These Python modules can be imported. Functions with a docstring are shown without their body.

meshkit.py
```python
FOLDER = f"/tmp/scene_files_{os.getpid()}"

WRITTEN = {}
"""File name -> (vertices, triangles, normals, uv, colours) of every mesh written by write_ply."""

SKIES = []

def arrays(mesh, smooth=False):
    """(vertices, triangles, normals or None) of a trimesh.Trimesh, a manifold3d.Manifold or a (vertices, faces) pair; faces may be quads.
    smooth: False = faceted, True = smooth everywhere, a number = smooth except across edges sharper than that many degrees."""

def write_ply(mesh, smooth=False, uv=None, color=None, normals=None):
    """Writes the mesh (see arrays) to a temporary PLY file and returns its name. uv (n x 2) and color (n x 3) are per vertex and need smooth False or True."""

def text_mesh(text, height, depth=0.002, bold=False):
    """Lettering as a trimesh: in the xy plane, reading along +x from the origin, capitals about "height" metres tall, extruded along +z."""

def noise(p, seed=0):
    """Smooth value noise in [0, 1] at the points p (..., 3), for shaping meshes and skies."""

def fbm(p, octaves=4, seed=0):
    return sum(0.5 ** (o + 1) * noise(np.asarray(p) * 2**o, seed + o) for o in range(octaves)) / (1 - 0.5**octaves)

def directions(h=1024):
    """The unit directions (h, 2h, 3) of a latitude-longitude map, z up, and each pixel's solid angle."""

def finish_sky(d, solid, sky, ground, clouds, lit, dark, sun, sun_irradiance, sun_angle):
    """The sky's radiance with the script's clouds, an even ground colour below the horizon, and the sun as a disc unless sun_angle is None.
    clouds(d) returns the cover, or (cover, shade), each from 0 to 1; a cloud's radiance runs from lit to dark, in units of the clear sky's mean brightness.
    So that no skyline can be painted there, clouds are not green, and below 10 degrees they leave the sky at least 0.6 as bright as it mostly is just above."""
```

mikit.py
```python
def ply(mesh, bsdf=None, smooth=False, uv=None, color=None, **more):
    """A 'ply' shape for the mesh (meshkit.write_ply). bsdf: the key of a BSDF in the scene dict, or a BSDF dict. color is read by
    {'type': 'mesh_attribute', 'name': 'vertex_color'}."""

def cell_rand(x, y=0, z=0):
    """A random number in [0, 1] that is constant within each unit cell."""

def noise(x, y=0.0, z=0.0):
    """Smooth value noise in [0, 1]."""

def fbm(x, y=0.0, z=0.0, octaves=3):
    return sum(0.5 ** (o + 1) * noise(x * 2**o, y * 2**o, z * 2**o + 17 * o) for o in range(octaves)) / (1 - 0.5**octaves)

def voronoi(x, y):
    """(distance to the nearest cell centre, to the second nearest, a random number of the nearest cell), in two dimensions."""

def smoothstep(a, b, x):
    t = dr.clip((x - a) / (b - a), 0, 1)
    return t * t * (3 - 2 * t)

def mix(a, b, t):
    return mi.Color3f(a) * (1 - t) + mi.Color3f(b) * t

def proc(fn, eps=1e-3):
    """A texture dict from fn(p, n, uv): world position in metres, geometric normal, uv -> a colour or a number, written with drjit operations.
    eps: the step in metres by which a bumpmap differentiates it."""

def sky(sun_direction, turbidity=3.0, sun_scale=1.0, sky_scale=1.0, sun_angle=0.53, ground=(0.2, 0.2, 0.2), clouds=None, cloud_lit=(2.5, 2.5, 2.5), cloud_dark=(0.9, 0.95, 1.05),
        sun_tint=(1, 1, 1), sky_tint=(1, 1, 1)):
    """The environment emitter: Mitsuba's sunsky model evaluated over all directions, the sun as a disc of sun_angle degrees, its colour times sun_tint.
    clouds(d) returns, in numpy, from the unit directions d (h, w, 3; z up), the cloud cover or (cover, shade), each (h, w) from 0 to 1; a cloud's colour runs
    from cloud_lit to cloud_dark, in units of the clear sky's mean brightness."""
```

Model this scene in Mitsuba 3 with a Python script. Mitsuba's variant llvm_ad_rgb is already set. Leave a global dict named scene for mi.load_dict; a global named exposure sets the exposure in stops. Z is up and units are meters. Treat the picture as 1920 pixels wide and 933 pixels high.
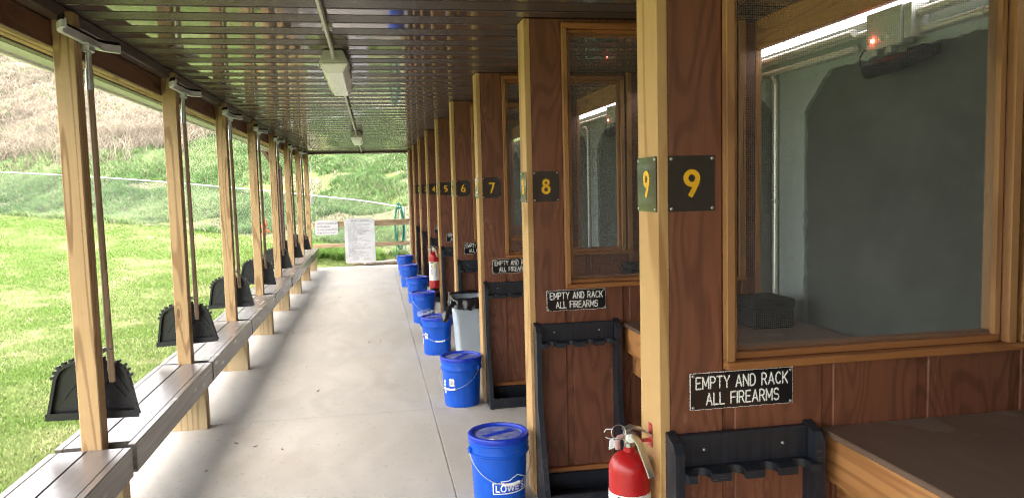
import math, random
import numpy as np, trimesh, manifold3d as m3, shapely
import drjit as dr
import mitsuba as mi
import mikit, meshkit
from mikit import proc, noise, fbm, voronoi, cell_rand, smoothstep, mix
from shapely.geometry import Polygon, LineString, Point, box as sbox
from shapely import affinity

random.seed(7)
rng = np.random.default_rng(11)
T = mi.ScalarTransform4f
scene, labels = {"type": "scene"}, {}

# ------------------------------------------------------------------ camera, sky, exposure
YAW, PITCH, ROLL, EYE = 0.1771, 0.0807, -0.0252, 1.612
_fw = np.array([math.sin(YAW) * math.cos(PITCH), math.cos(YAW) * math.cos(PITCH), -math.sin(PITCH)])
_r = np.array([math.cos(YAW), -math.sin(YAW), 0.0])
_u = np.cross(_r, _fw)
_r2 = _r * math.cos(ROLL) + _u * math.sin(ROLL)
_u2 = np.cross(_r2, _fw)
_o = np.array([0, 0, EYE])
scene["camera"] = {"type": "perspective", "fov": 67.38, "fov_axis": "x", "near_clip": 0.05, "far_clip": 900.0,
                   "to_world": T().look_at(origin=_o.tolist(), target=(_o + _fw).tolist(), up=_u2.tolist())}
scene["sky"] = mikit.sky([-0.55, -0.25, 0.85], turbidity=3, sun_scale=0.16, sun_angle=45, clouds=lambda d: 1.0,
                         cloud_lit=(2.5, 2.5, 2.55), ground=(0.1, 0.12, 0.06))
exposure = 4.8

# ------------------------------------------------------------------ materials
def pr(c, rough=0.5, spec=0.5, metallic=0.0, **k):
    d = {"type": "principled", "roughness": rough, "metallic": metallic, "specular": spec, **k}
    d["base_color"] = c if isinstance(c, dict) else {"type": "rgb", "value": list(c)}
    return d

def mat(key, b, bump=None, scale=0.001, eps=1e-3):
    if bump is not None:
        b = {"type": "bumpmap", "arbitrary": proc(bump, eps), "scale": scale, "bsdf": b}
    scene[key] = {"type": "twosided", "bsdf": b}

def wood(light, dark, axis, a=9.0, q=0.7, rings=9.0, knot=(0.09, 0.045, 0.02), knots=0.10, stain=0.0):
    def fn(p, n, uv):
        c = [p.x, p.y, p.z]
        L = c.pop(axis)
        A, B = c
        w = fbm(A * a + 3.1, B * a, L * q, 2)
        s = dr.sin(w * rings * 6.2832)
        t = smoothstep(0.45, 1.0, s) * 0.95
        fib = noise(A * 240, B * 240, L * 7)
        blot = noise(A * 3, B * 3, L * 1.3)
        col = mix(light, dark, dr.clip(t * 0.7 + fib * 0.22 + (blot - 0.5) * 0.35, 0, 1))
        d, _, r = voronoi((A + B) * 7.0, L * 2.2)
        k = dr.select(r < knots, 1 - smoothstep(0.05, 0.11, d), 0.0)
        col = mix(col, knot, k * 0.85)
        halo = dr.select(r < knots, smoothstep(0.09, 0.13, d) * (1 - smoothstep(0.13, 0.22, d)), 0.0)
        col = mix(col, dark, halo * 0.7)
        crack = smoothstep(0.90, 0.955, noise(A * 75, B * 75, L * 1.1)) * smoothstep(0.35, 0.6, noise(A * 9, B * 9, L * 3.1))
        col = mix(col, (0.055, 0.032, 0.016), crack * 0.75)
        grime = smoothstep(0.60, 0.70, fbm(A * 16, B * 16, L * 5.5)) * smoothstep(0.45, 0.65, noise(A * 4, B * 4, L * 1.7))
        col = mix(col, dark, grime * 0.45)
        if stain > 0:
            col = col * (1 - stain * smoothstep(0.5, 0.8, fbm(A * 5, B * 5, L * 2.2)))
        return col
    return proc(fn)

PINE, PINED = (0.375, 0.255, 0.128), (0.18, 0.102, 0.042)
FIR, FIRD = (0.32, 0.158, 0.060), (0.19, 0.082, 0.030)
mat("m_post", pr(wood(PINE, PINED, 2, a=12, q=0.6, rings=7, knots=0.13), 0.6, 0.35))
mat("m_cap", pr(wood((0.445, 0.275, 0.115), (0.29, 0.15, 0.052), 2, a=7, q=0.5, rings=5, knots=0.13), 0.55, 0.35))
mat("m_trim_z", pr(wood(FIR, FIRD, 2, rings=6), 0.5, 0.4))
mat("m_trim_x", pr(wood((0.29, 0.115, 0.037), (0.17, 0.062, 0.02), 0, rings=6), 0.5, 0.4))
mat("m_fir_y", pr(wood((0.39, 0.185, 0.068), (0.25, 0.105, 0.036), 1, rings=7, knots=0.08), 0.5, 0.4))
mat("m_pine_x", pr(wood((0.50, 0.38, 0.24), (0.30, 0.20, 0.11), 0, rings=6), 0.7, 0.3))
mat("m_pine_y", pr(wood(PINE, PINED, 1, rings=6), 0.6, 0.3))
mat("m_handle", pr(wood((0.37, 0.265, 0.175), (0.22, 0.15, 0.095), 2, a=30, q=1.2, rings=4, knots=0.0), 0.45, 0.4))

def siding(p, n, uv):
    w = fbm(p.x * 8.0 + noise(p.x * 9, p.y, p.z * 7) * 0.25, p.y * 3, p.z * 1.3, 2)
    s = dr.sin(w * 9 * 6.2832)
    t = smoothstep(-0.2, 1.0, s)
    fib = noise(p.x * 300, p.y * 20, p.z * 9)
    fib2 = noise(p.x * 90, p.y * 20, p.z * 2.5)
    blot = fbm(p.x * 2.0, p.y * 2, p.z * 1.1)
    col = mix((0.180, 0.066, 0.034), (0.080, 0.028, 0.0155), dr.clip(t * 0.38 + fib * 0.3 + fib2 * 0.25 + (blot - 0.5) * 0.7, 0, 1))
    sc = smoothstep(0.70, 0.82, noise(p.x * 140, p.y * 20, p.z * 22)) * smoothstep(0.56, 0.7, fbm(p.x * 6, p.y * 3, p.z * 6))
    return mix(col, (0.24, 0.125, 0.075), sc * 0.5)
mat("m_siding", pr(proc(siding), 0.5, 0.4), bump=lambda p, n, uv: noise(p.x * 260, p.y * 20, p.z * 10), scale=0.0005)
mat("m_groove", pr((0.10, 0.04, 0.025), 0.6, 0.3))

def floorc(p, n, uv):
    b = fbm(p.x * 1.1, p.y * 0.7, 0, 4)
    f = fbm(p.x * 19, p.y * 19, 3, 3)
    col = mix((0.345, 0.328, 0.304), (0.405, 0.389, 0.364), dr.clip(b * 1.5 - 0.25 + (f - 0.5) * 0.35, 0, 1))
    st = smoothstep(0.63, 0.76, fbm(p.x * 2.3 + 9, p.y * 1.5, 5, 3))
    col = mix(col, (0.30, 0.265, 0.22), st * 0.28)
    trow = noise(p.x * 11 + noise(p.x * 2, p.y * 2) * 4, p.y * 2.2, 8)
    col = col * (0.95 + 0.1 * trow)
    sp = smoothstep(0.86, 0.92, noise(p.x * 55, p.y * 55, 2))
    return mix(col, (0.20, 0.165, 0.13), sp * 0.28)
mat("m_floor", pr(proc(floorc), 0.62, 0.35), bump=lambda p, n, uv: fbm(p.x * 80, p.y * 80, 1, 2), scale=0.0012)
mat("m_bootslab", pr(proc(lambda p, n, uv: floorc(p, n, uv) * 0.96), 0.65, 0.3))

def wallc(p, n, uv):
    b = fbm(p.x * 3, p.y * 3, p.z * 2.2, 3)
    dr_ = smoothstep(0.6, 0.75, fbm(p.y * 9, p.z * 1.1, 4, 3))
    col = mix((0.205, 0.245, 0.235), (0.305, 0.35, 0.335), b)
    return mix(col, (0.25, 0.27, 0.26), dr_ * 0.35)
mat("m_wall", pr(proc(wallc), 0.7, 0.3), bump=lambda p, n, uv: fbm(p.y * 40, p.z * 40, 1, 2), scale=0.002)
def panelc(p, n, uv):
    b = fbm(p.y * 5, p.z * 5, p.x, 3)
    sc = smoothstep(0.72, 0.8, noise(p.y * 13 + p.z * 5, p.z * 46, 3))
    return mix(mix((0.036, 0.043, 0.038), (0.080, 0.091, 0.083), b), (0.12, 0.13, 0.125), sc * 0.2)
mat("m_panel", pr(proc(panelc), 0.75, 0.25), bump=lambda p, n, uv: fbm(p.y * 34, p.z * 34, 2, 3), scale=0.006)

mat("m_ceil", pr((0.070, 0.049, 0.043), 0.045, 1.0))
def ventc(p, n, uv):
    w = dr.sin((p.x + p.y * 0.55) * 6.2832 / 0.021)
    w2 = dr.sin((p.y) * 6.2832 / 0.013)
    h = smoothstep(0.25, 0.8, w * 0.5 + 0.5) * smoothstep(0.2, 0.8, w2 * 0.5 + 0.5)
    return mix((0.066, 0.047, 0.041), (0.040, 0.028, 0.024), h)
mat("m_vent", pr(proc(ventc), 0.38, 0.35))
mat("m_brown", pr((0.075, 0.05, 0.042), 0.4, 0.5))
mat("m_beam", pr(wood((0.15, 0.065, 0.035), (0.09, 0.036, 0.02), 1, rings=4, knots=0.06), 0.5, 0.4))
mat("m_soffit", pr((0.50, 0.52, 0.46), 0.45, 0.4))
mat("m_white", pr((0.78, 0.79, 0.77), 0.4, 0.5))
def benchc(p, n, uv):
    w = noise(p.x * 60, p.y * 3, p.z * 60)
    sc = smoothstep(0.70, 0.8, noise(p.x * 40, p.y * 9, p.z * 40)) * smoothstep(0.45, 0.7, fbm(p.x * 6, p.y * 3, p.z * 6))
    col = mix((0.068, 0.061, 0.061), (0.098, 0.088, 0.087), w)
    return mix(col, (0.30, 0.27, 0.25), sc * 0.6)
mat("m_bench", pr(proc(benchc), 0.27, 0.65), bump=lambda p, n, uv: noise(p.x * 90, p.y * 4, p.z * 90), scale=0.0004)
mat("m_leg", pr(wood((0.44, 0.34, 0.20), (0.28, 0.19, 0.10), 2, a=8, q=0.8, rings=5), 0.65, 0.3))
mat("m_black", pr((0.009, 0.0095, 0.0125), 0.33, 0.42))
mat("m_blackmatte", pr((0.007, 0.007, 0.008), 0.7, 0.2))
mat("m_film", pr((0.012, 0.012, 0.014), 0.22, 0.6))
def rackc(p, n, uv):
    sc = smoothstep(0.66, 0.8, noise(p.x * 46, p.y * 46, p.z * 260)) * smoothstep(0.6, 0.75, fbm(p.x * 9, p.y * 9, p.z * 9))
    g = noise(p.x * 120, p.y * 120, p.z * 6)
    return mix(mix((0.010, 0.0125, 0.018), (0.018, 0.021, 0.029), g), (0.10, 0.10, 0.10), sc * 0.5)
mat("m_rack", pr(proc(rackc), 0.42, 0.4))
def bluec(p, n, uv):
    s = smoothstep(0.6, 0.8, fbm(p.x * 24, p.y * 24, p.z * 8, 3))
    return mix((0.003, 0.080, 0.50), (0.02, 0.105, 0.46), s * 0.6) * (0.9 + 0.2 * noise(p.x * 7, p.y * 7, p.z * 7))
mat("m_blue", pr(proc(bluec), 0.34, 0.5))
def lidc(p, n, uv):
    s = smoothstep(0.25, 0.75, fbm(p.x * 18, p.y * 18, p.z * 18, 3))
    return mix((0.06, 0.09, 0.34), (0.26, 0.29, 0.42), s * 0.8)
mat("m_lid", pr(proc(lidc), 0.4, 0.45))
mat("m_lidbar", pr((0.004, 0.035, 0.42), 0.35, 0.5))
mat("m_print", pr((0.75, 0.78, 0.82), 0.45, 0.4))
mat("m_sticker", pr((0.72, 0.70, 0.66), 0.5, 0.3))
mat("m_galv", pr((0.55, 0.57, 0.58), 0.38, 0.5, 0.85))
mat("m_rail", pr((0.42, 0.44, 0.45), 0.55, 0.4, 0.2))
mat("m_fencewire", pr((0.20, 0.215, 0.22), 0.5, 0.4, 0.5))
mat("m_steel", pr((0.50, 0.50, 0.48), 0.28, 0.5, 0.95))
mat("m_conduit", pr((0.56, 0.57, 0.52), 0.35, 0.5, 0.55))
mat("m_whitemetal", pr((0.62, 0.64, 0.68), 0.35, 0.5, 0.3))
mat("m_wire", pr((0.16, 0.16, 0.155), 0.5, 0.4, 0.3))
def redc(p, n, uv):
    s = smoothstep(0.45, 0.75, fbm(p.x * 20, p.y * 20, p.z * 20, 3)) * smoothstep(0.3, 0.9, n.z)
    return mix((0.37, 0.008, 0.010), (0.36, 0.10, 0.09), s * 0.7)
mat("m_red", pr(proc(redc), 0.32, 0.5))
mat("m_redbracket", pr((0.42, 0.03, 0.04), 0.4, 0.5))
mat("m_pink", pr((0.42, 0.25, 0.24), 0.4, 0.4))
mat("m_orange", pr((0.62, 0.12, 0.04), 0.45, 0.4))
mat("m_label", pr((0.72, 0.72, 0.68), 0.4, 0.4))
mat("m_yellow", pr((0.72, 0.55, 0.03), 0.45, 0.4))
mat("m_ink", pr((0.03, 0.03, 0.035), 0.5, 0.3))
mat("m_inkgrey", pr((0.20, 0.20, 0.22), 0.5, 0.3))
mat("m_plate", {"type": "principled", "base_color": {"type": "rgb", "value": [0.020, 0.011, 0.008]}, "roughness": 0.08, "eta": 1.95, "clearcoat": 1.0, "clearcoat_gloss": 0.96})
mat("m_gold", pr((0.68, 0.36, 0.015), 0.35, 0.4))
mat("m_signblack", pr((0.010, 0.010, 0.011), 0.2, 0.5))
mat("m_signwhite", pr((0.74, 0.74, 0.72), 0.4, 0.4))
def signfacec(p, n, uv):
    return mix((0.74, 0.75, 0.78), (0.62, 0.63, 0.67), smoothstep(0.4, 0.8, fbm(p.x * 7, p.z * 7, 2, 3)))
mat("m_signface", pr(proc(signfacec), 0.3, 0.5))
mat("m_greycan", pr((0.36, 0.41, 0.45), 0.45, 0.4))
mat("m_lens", pr((0.80, 0.81, 0.77), 0.25, 0.5))
mat("m_lighthouse", pr((0.42, 0.43, 0.38), 0.5, 0.4))
mat("m_ledbox", pr((0.40, 0.42, 0.38), 0.5, 0.4))
mat("m_hose", pr((0.012, 0.13, 0.085), 0.4, 0.5))
mat("m_downspout", pr((0.07, 0.038, 0.034), 0.4, 0.5))
mat("m_pvc", pr((0.66, 0.66, 0.63), 0.4, 0.4))
def tablec(p, n, uv):
    g = noise(p.x * 90, p.y * 5, 1)
    col = mix((0.098, 0.060, 0.043), (0.150, 0.098, 0.072), fbm(p.x * 5, p.y * 3, 2, 3) * 0.8 + g * 0.2)
    # pale dried glue smears and dust prints lying on the boards
    wob = fbm(p.x * 22, p.y * 22, 7, 3)
    d, _, r = voronoi(p.x * 4.2 + 0.3, p.y * 5.0 + 0.2)
    e = dr.select(r < 0.30, 1 - smoothstep(0.13, 0.17, d + (wob - 0.5) * 0.22), 0.0)
    col = mix(col, (0.20, 0.17, 0.13), e * (0.35 + 0.35 * noise(p.x * 150, p.y * 150, 3)))
    sm = smoothstep(0.69, 0.72, fbm(p.x * 7 + 3, p.y * 3.0, 9, 4))
    return mix(col, (0.19, 0.165, 0.13), sm * 0.35)
mat("m_table", pr(proc(tablec), 0.5, 0.35))

def attr(thin=True, rough=0.6):
    c = {"type": "mesh_attribute", "name": "vertex_color"}
    if thin:
        return {"type": "principledthin", "base_color": c, "roughness": rough, "diff_trans": 0.7, "spec_trans": 0.0}
    return {"type": "twosided", "bsdf": pr(c, rough, 0.3)}
scene["m_blade"] = attr()
scene["m_litter"] = attr(False, 0.8)

# terrain: straight fence line from FA to FB, lawn rising to it, a hill behind
FA, FB = np.array([0.73, 18.79]), np.array([-10.67, 24.80])
FT = (FB - FA) / np.linalg.norm(FB - FA)
FN = np.array([FT[1] * -1, FT[0]]); FN = FN if FN[1] > 0 else -FN
def sd(x, y):
    return (x - FA[0]) * FT[0] + (y - FA[1]) * FT[1], (x - FA[0]) * FN[0] + (y - FA[1]) * FN[1]
def gfence(s):
    s = np.maximum(s, 0)
    s = np.minimum(s, 24)
    return 0.123 * s - 0.0024 * s * s + 0.05 * np.minimum(s, 1)
def sstep(a, b, x):
    t = np.clip((x - a) / (b - a), 0, 1)
    return t * t * (3 - 2 * t)
def ground_z(x, y):
    x, y = np.asarray(x, float), np.asarray(y, float)
    s, d = sd(x, y)
    base = gfence(s) * np.clip((d + 13.5) / 13.5, 0, 1) ** 1.25
    dp = np.maximum(d, 0)
    hill = 34 * (1 - np.exp(-0.52 * np.maximum(dp - 0.4, 0) / 34)) * (1 - sstep(3, 14, x))
    p3 = np.stack([x, y, 0 * x], -1)
    bump = (meshkit.fbm(p3 * 0.55, 3, 3) - 0.5) * 0.9 * sstep(0.3, 3, d) + (meshkit.fbm(p3 * 0.8, 2, 5) - 0.5) * 0.05 * sstep(-1.7, -3.5, x)
    return -0.05 + base + hill + bump
def brown_mask(x, y):
    s, d = sd(x, y)
    edge = np.interp(x, [-30, -10.7, -5.4, -4.0, -2.6, 0], [1.0, 3.0, 5.2, 7.2, 12.5, 60])
    p3 = np.stack([x, y, 0 * x], -1)
    return sstep(-1.2, 1.2, d - edge + (meshkit.fbm(p3 * 0.7, 3, 9) - 0.5) * 3.5)

# ------------------------------------------------------------------ helpers
_n = {}
def key(name, parent=None):
    full = (parent + "__" + name) if parent else name
    i = _n.get(full, 0); _n[full] = i + 1
    return full if i == 0 else f"{full}_{i:03d}"
def thing(name, label, cat, group=None):
    k = key(name)
    labels[k] = {"label": label, "category": cat}
    if group: labels[k]["group"] = group
    return k
def struct(name, label=None, kind="structure"):
    k = key(name)
    labels[k] = {"kind": kind}
    if label: labels[k]["label"] = label
    return k
def part(name, parent, mesh, bsdf, smooth=False, label=None, kind=None, **kw):
    k = key(name, parent)
    d = mesh if isinstance(mesh, dict) else mikit.ply(mesh, bsdf, smooth=smooth, **kw)
    scene[k] = d
    if label or kind:
        labels[k] = {}
        if label: labels[k]["label"] = label
        if kind: labels[k]["kind"] = kind
    return k
def placed(d, x=0, y=0, z=0, rz=0):
    return {**d, "to_world": T().translate([x, y, z]).rotate([0, 0, 1], rz)}
def cat(*ms):
    return trimesh.util.concatenate([m for m in ms])
_CF = None
def box(x0, x1, y0, y1, z0, z1, b=0.0):
    if x0 > x1: x0, x1 = x1, x0
    if y0 > y1: y0, y1 = y1, y0
    if z0 > z1: z0, z1 = z1, z0
    if b <= 0:
        m = trimesh.creation.box((x1 - x0, y1 - y0, z1 - z0))
        m.apply_translation(((x0 + x1) / 2, (y0 + y1) / 2, (z0 + z1) / 2))
        return m
    global _CF
    b = min(b, (x1 - x0) * .4, (y1 - y0) * .4, (z1 - z0) * .4)
    if _CF is None:
        pts = np.array([[sx * (1 - .3 * (k != 0)), sy * (1 - .3 * (k != 1)), sz * (1 - .3 * (k != 2))]
                        for sx in (-1, 1) for sy in (-1, 1) for sz in (-1, 1) for k in range(3)])
        h = trimesh.Trimesh(pts).convex_hull
        _CF = (np.array(h.vertices), np.array(h.faces))
    v, f = _CF
    c, s = np.array([(x0 + x1) / 2, (y0 + y1) / 2, (z0 + z1) / 2]), np.array([x1 - x0, y1 - y0, z1 - z0]) / 2
    inner = np.abs(v) < 0.9
    v2 = np.where(inner, np.sign(v) * (s - b), np.sign(v) * s) + c
    return trimesh.Trimesh(v2, f, process=False)
def tube(pts, r, n=8, closed=False, caps=True):
    P = np.asarray(pts, float); m = len(P)
    R = np.broadcast_to(np.asarray(r, float), (m,))
    tan = np.gradient(P, axis=0) if not closed else np.roll(P, -1, 0) - np.roll(P, 1, 0)
    tan /= np.linalg.norm(tan, axis=1, keepdims=True) + 1e-12
    a = np.array([0, 0, 1.0]) if abs(tan[0][2]) < .9 else np.array([1.0, 0, 0])
    u = np.cross(tan[0], a); u /= np.linalg.norm(u)
    V = []
    for i in range(m):
        u = u - tan[i] * (u @ tan[i]); u /= np.linalg.norm(u)
        w = np.cross(tan[i], u)
        th = np.arange(n) / n * 2 * np.pi
        V.append(P[i] + R[i] * (np.cos(th)[:, None] * u + np.sin(th)[:, None] * w))
    V = np.vstack(V); F = []
    for i in range(m if closed else m - 1):
        j = (i + 1) % m
        for k in range(n):
            l = (k + 1) % n
            F += [[i * n + k, i * n + l, j * n + l], [i * n + k, j * n + l, j * n + k]]
    if caps and not closed:
        V = np.vstack([V, P[0], P[-1]])
        for k in range(n):
            l = (k + 1) % n
            F += [[len(V) - 2, l, k], [len(V) - 1, (m - 1) * n + k, (m - 1) * n + l]]
    return trimesh.Trimesh(V, F, process=False)
def cyl(p0, p1, r, n=12):
    return tube([p0, p1], r, n)
def lathe(prof, n=40):
    return trimesh.creation.revolve(np.array(prof, float), sections=n)
def extr(poly, h):
    gs = [g for g in getattr(poly, "geoms", [poly]) if g.area > 1e-9]
    return cat(*[trimesh.creation.extrude_polygon(g, h, engine="earcut") for g in gs])
def to_xz(m, y):
    """xy drawing extruded along +z -> upright, drawing x to world x, drawing y to z, thickness towards -y (the viewer), back at y."""
    v = np.array(m.vertices); return trimesh.Trimesh(np.stack([v[:, 0], y - v[:, 2], v[:, 1]], 1), m.faces, process=False)
def to_yz(m, x):
    """drawing x runs along -y (read from -x side), drawing y to z, thickness towards -x, back at x."""
    v = np.array(m.vertices); return trimesh.Trimesh(np.stack([x - v[:, 2], -v[:, 0], v[:, 1]], 1), m.faces[:, ::-1] * 1, process=False)
def move(m, x=0, y=0, z=0):
    m = m.copy(); m.apply_translation((x, y, z)); return m

# ------------------------------------------------------------------ the setting
def grid_ground():
    xs = np.concatenate([np.linspace(-400, -42, 20), np.linspace(-40, 22, 156), np.linspace(25, 400, 20)])
    ys = np.concatenate([np.linspace(-300, -22, 15), np.linspace(-20, 62, 206), np.linspace(65, 420, 20)])
    X, Y = np.meshgrid(xs, ys, indexing="ij")
    Z = ground_z(X, Y)
    Z = np.where((X > -1.4) & (X < 2.6) & (Y > -8.5) & (Y < 16.72), -0.12, Z)
    V = np.stack([X, Y, Z], -1).reshape(-1, 3)
    m, n = X.shape
    i = (np.arange(m - 1)[:, None] * n + np.arange(n - 1)).ravel()
    F = np.vstack([np.stack([i, i + n, i + n + 1], 1), np.stack([i, i + n + 1, i + 1], 1)])
    bm = brown_mask(V[:, 0], V[:, 1])
    nz = meshkit.fbm(V * 1.7, 3, 21)[:, None]
    C = (1 - bm[:, None]) * (np.array([0.10, 0.13, 0.04]) + nz * np.array([0.08, 0.09, 0.03])) + bm[:, None] * (np.array([0.20, 0.165, 0.13]) + nz * 0.08)
    return trimesh.Trimesh(V, F, process=False), C
gm, gc = grid_ground()
g = struct("ground", "green lawn beside the shelter rising to a grassy and straw brown hill")
scene[g] = mikit.ply(gm, "m_litter", smooth=True, color=gc)

def blades(px, py, h, w, lean, col, jit=0.12, bend=True):
    """one thin bent blade (two or three triangles) per point"""
    N = len(px); z = ground_z(px, py)
    a = rng.uniform(0, 2 * np.pi, N); b = rng.uniform(0, 2 * np.pi, N)
    side = np.stack([np.cos(a), np.sin(a), 0 * a], 1) * (w * 0.5)[:, None]
    ln = (rng.uniform(0.2, 1, N) * lean)[:, None] * np.stack([np.cos(b), np.sin(b), 0 * b], 1) * h[:, None]
    base = np.stack([px, py, z - 0.01], 1)
    up = np.zeros((N, 3)); up[:, 2] = h
    mid = base + up * 0.6 + ln * 0.35
    tip = base + up * rng.uniform(0.75, 1.0, N)[:, None] + ln
    V = np.stack([base - side, base + side, mid - side * 0.7, mid + side * 0.7, tip], 1).reshape(-1, 3)
    i = np.arange(N)[:, None] * 5
    F = np.concatenate([i + [0, 1, 3], i + [0, 3, 2], i + [2, 3, 4]], 1).reshape(-1, 3)
    c = np.clip(col * (1 + rng.normal(0, jit, (N, 1))), 0.01, 0.9)
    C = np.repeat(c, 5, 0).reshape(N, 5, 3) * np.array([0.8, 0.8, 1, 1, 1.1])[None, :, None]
    return trimesh.Trimesh(V, F, process=False), np.clip(C.reshape(-1, 3), 0, .95)

def spread(N, x0, x1, y0, y1, keep):
    out = [[], []]; got = 0
    while got < N:
        x, y = rng.uniform(x0, x1, 4 * N), rng.uniform(y0, y1, 4 * N)
        k = keep(x, y); out[0].append(x[k]); out[1].append(y[k]); got += k.sum()
    return np.concatenate(out[0])[:N], np.concatenate(out[1])[:N]

# lawn: mown, denser near the camera
def lawn_keep(x, y):
    s, d = sd(x, y); r = np.hypot(x, y)
    return (d < 0.3) & ((x < -1.47) | (y > 16.8)) & (x / np.maximum(y, .1) > -0.56) & (rng.random(len(x)) < np.clip(4.0 / r, 0, 1) ** 1.5)
x, y = spread(320000, -13, 1.2, 2.2, 25, lawn_keep)
r = np.hypot(x, y)
pt = meshkit.fbm(np.stack([x, y, 0 * x], 1) * 0.9, 3, 31); pt2 = meshkit.fbm(np.stack([x, y, 0 * x], 1) * 3.1, 2, 33)
t = np.clip((pt - 0.34) * 2.0 + (pt2 - 0.5) * 1.0, 0, 1)[:, None]
col = np.array([0.175, 0.275, 0.072]) * (1 - t) + np.array([0.34, 0.39, 0.175]) * t
straw = (rng.random(len(x)) < 0.05 + 0.22 * (t[:, 0] > 0.75))[:, None]
col = np.where(straw, np.array([0.60, 0.56, 0.36]), col)
mm, cc = blades(x, y, rng.uniform(0.028, 0.062, len(x)), 0.0032 + 0.0008 * r, 0.9, col, 0.30)
g = struct("lawn_grass", "short mown lawn grass with pale yellow patches between bench and fence", "stuff")
scene[g] = mikit.ply(mm, "m_blade", color=cc)

# tall grass behind the fence
def hill_keep(x, y):
    s, d = sd(x, y)
    return (d > -0.15) & (x / y > -0.56) & (x < 3.5) & (rng.random(len(x)) < 1 - 0.97 * brown_mask(x, y)) & (rng.random(len(x)) < np.clip(6 / (d + 5), 0.15, 1))
x, y = spread(330000, -22, 3.5, 17, 55, hill_keep)
s, d = sd(x, y)
P3 = np.stack([x, y, 0 * x], 1)
cl = meshkit.fbm(P3 * 1.6, 3, 41); t = np.clip((meshkit.fbm(P3 * 0.6, 3, 43) - 0.36) * 3, 0, 1)[:, None]
bare = meshkit.fbm(P3 * 0.45 * np.array([1, 2.2, 1]), 3, 45)
h = (0.09 + 0.22 * np.clip((cl - 0.28) * 2.4, 0, 1)) * np.where(bare > 0.6, 0.35, 1) * rng.uniform(0.6, 1.1, len(x))
col = np.array([0.155, 0.26, 0.10]) * (1 - t) + np.array([0.31, 0.41, 0.20]) * t
col = np.where((rng.random(len(x)) < 0.08 + 0.6 * (bare > 0.62))[:, None], np.array([0.56, 0.49, 0.38]), col)
mm, cc = blades(x, y, h, 0.008 + 0.0006 * np.hypot(x, y), 1.1, col, 0.32)
g = struct("hill_grass", "tall green grass in clumps on the slope behind the wire fence", "stuff")
scene[g] = mikit.ply(mm, "m_blade", color=cc)
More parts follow.
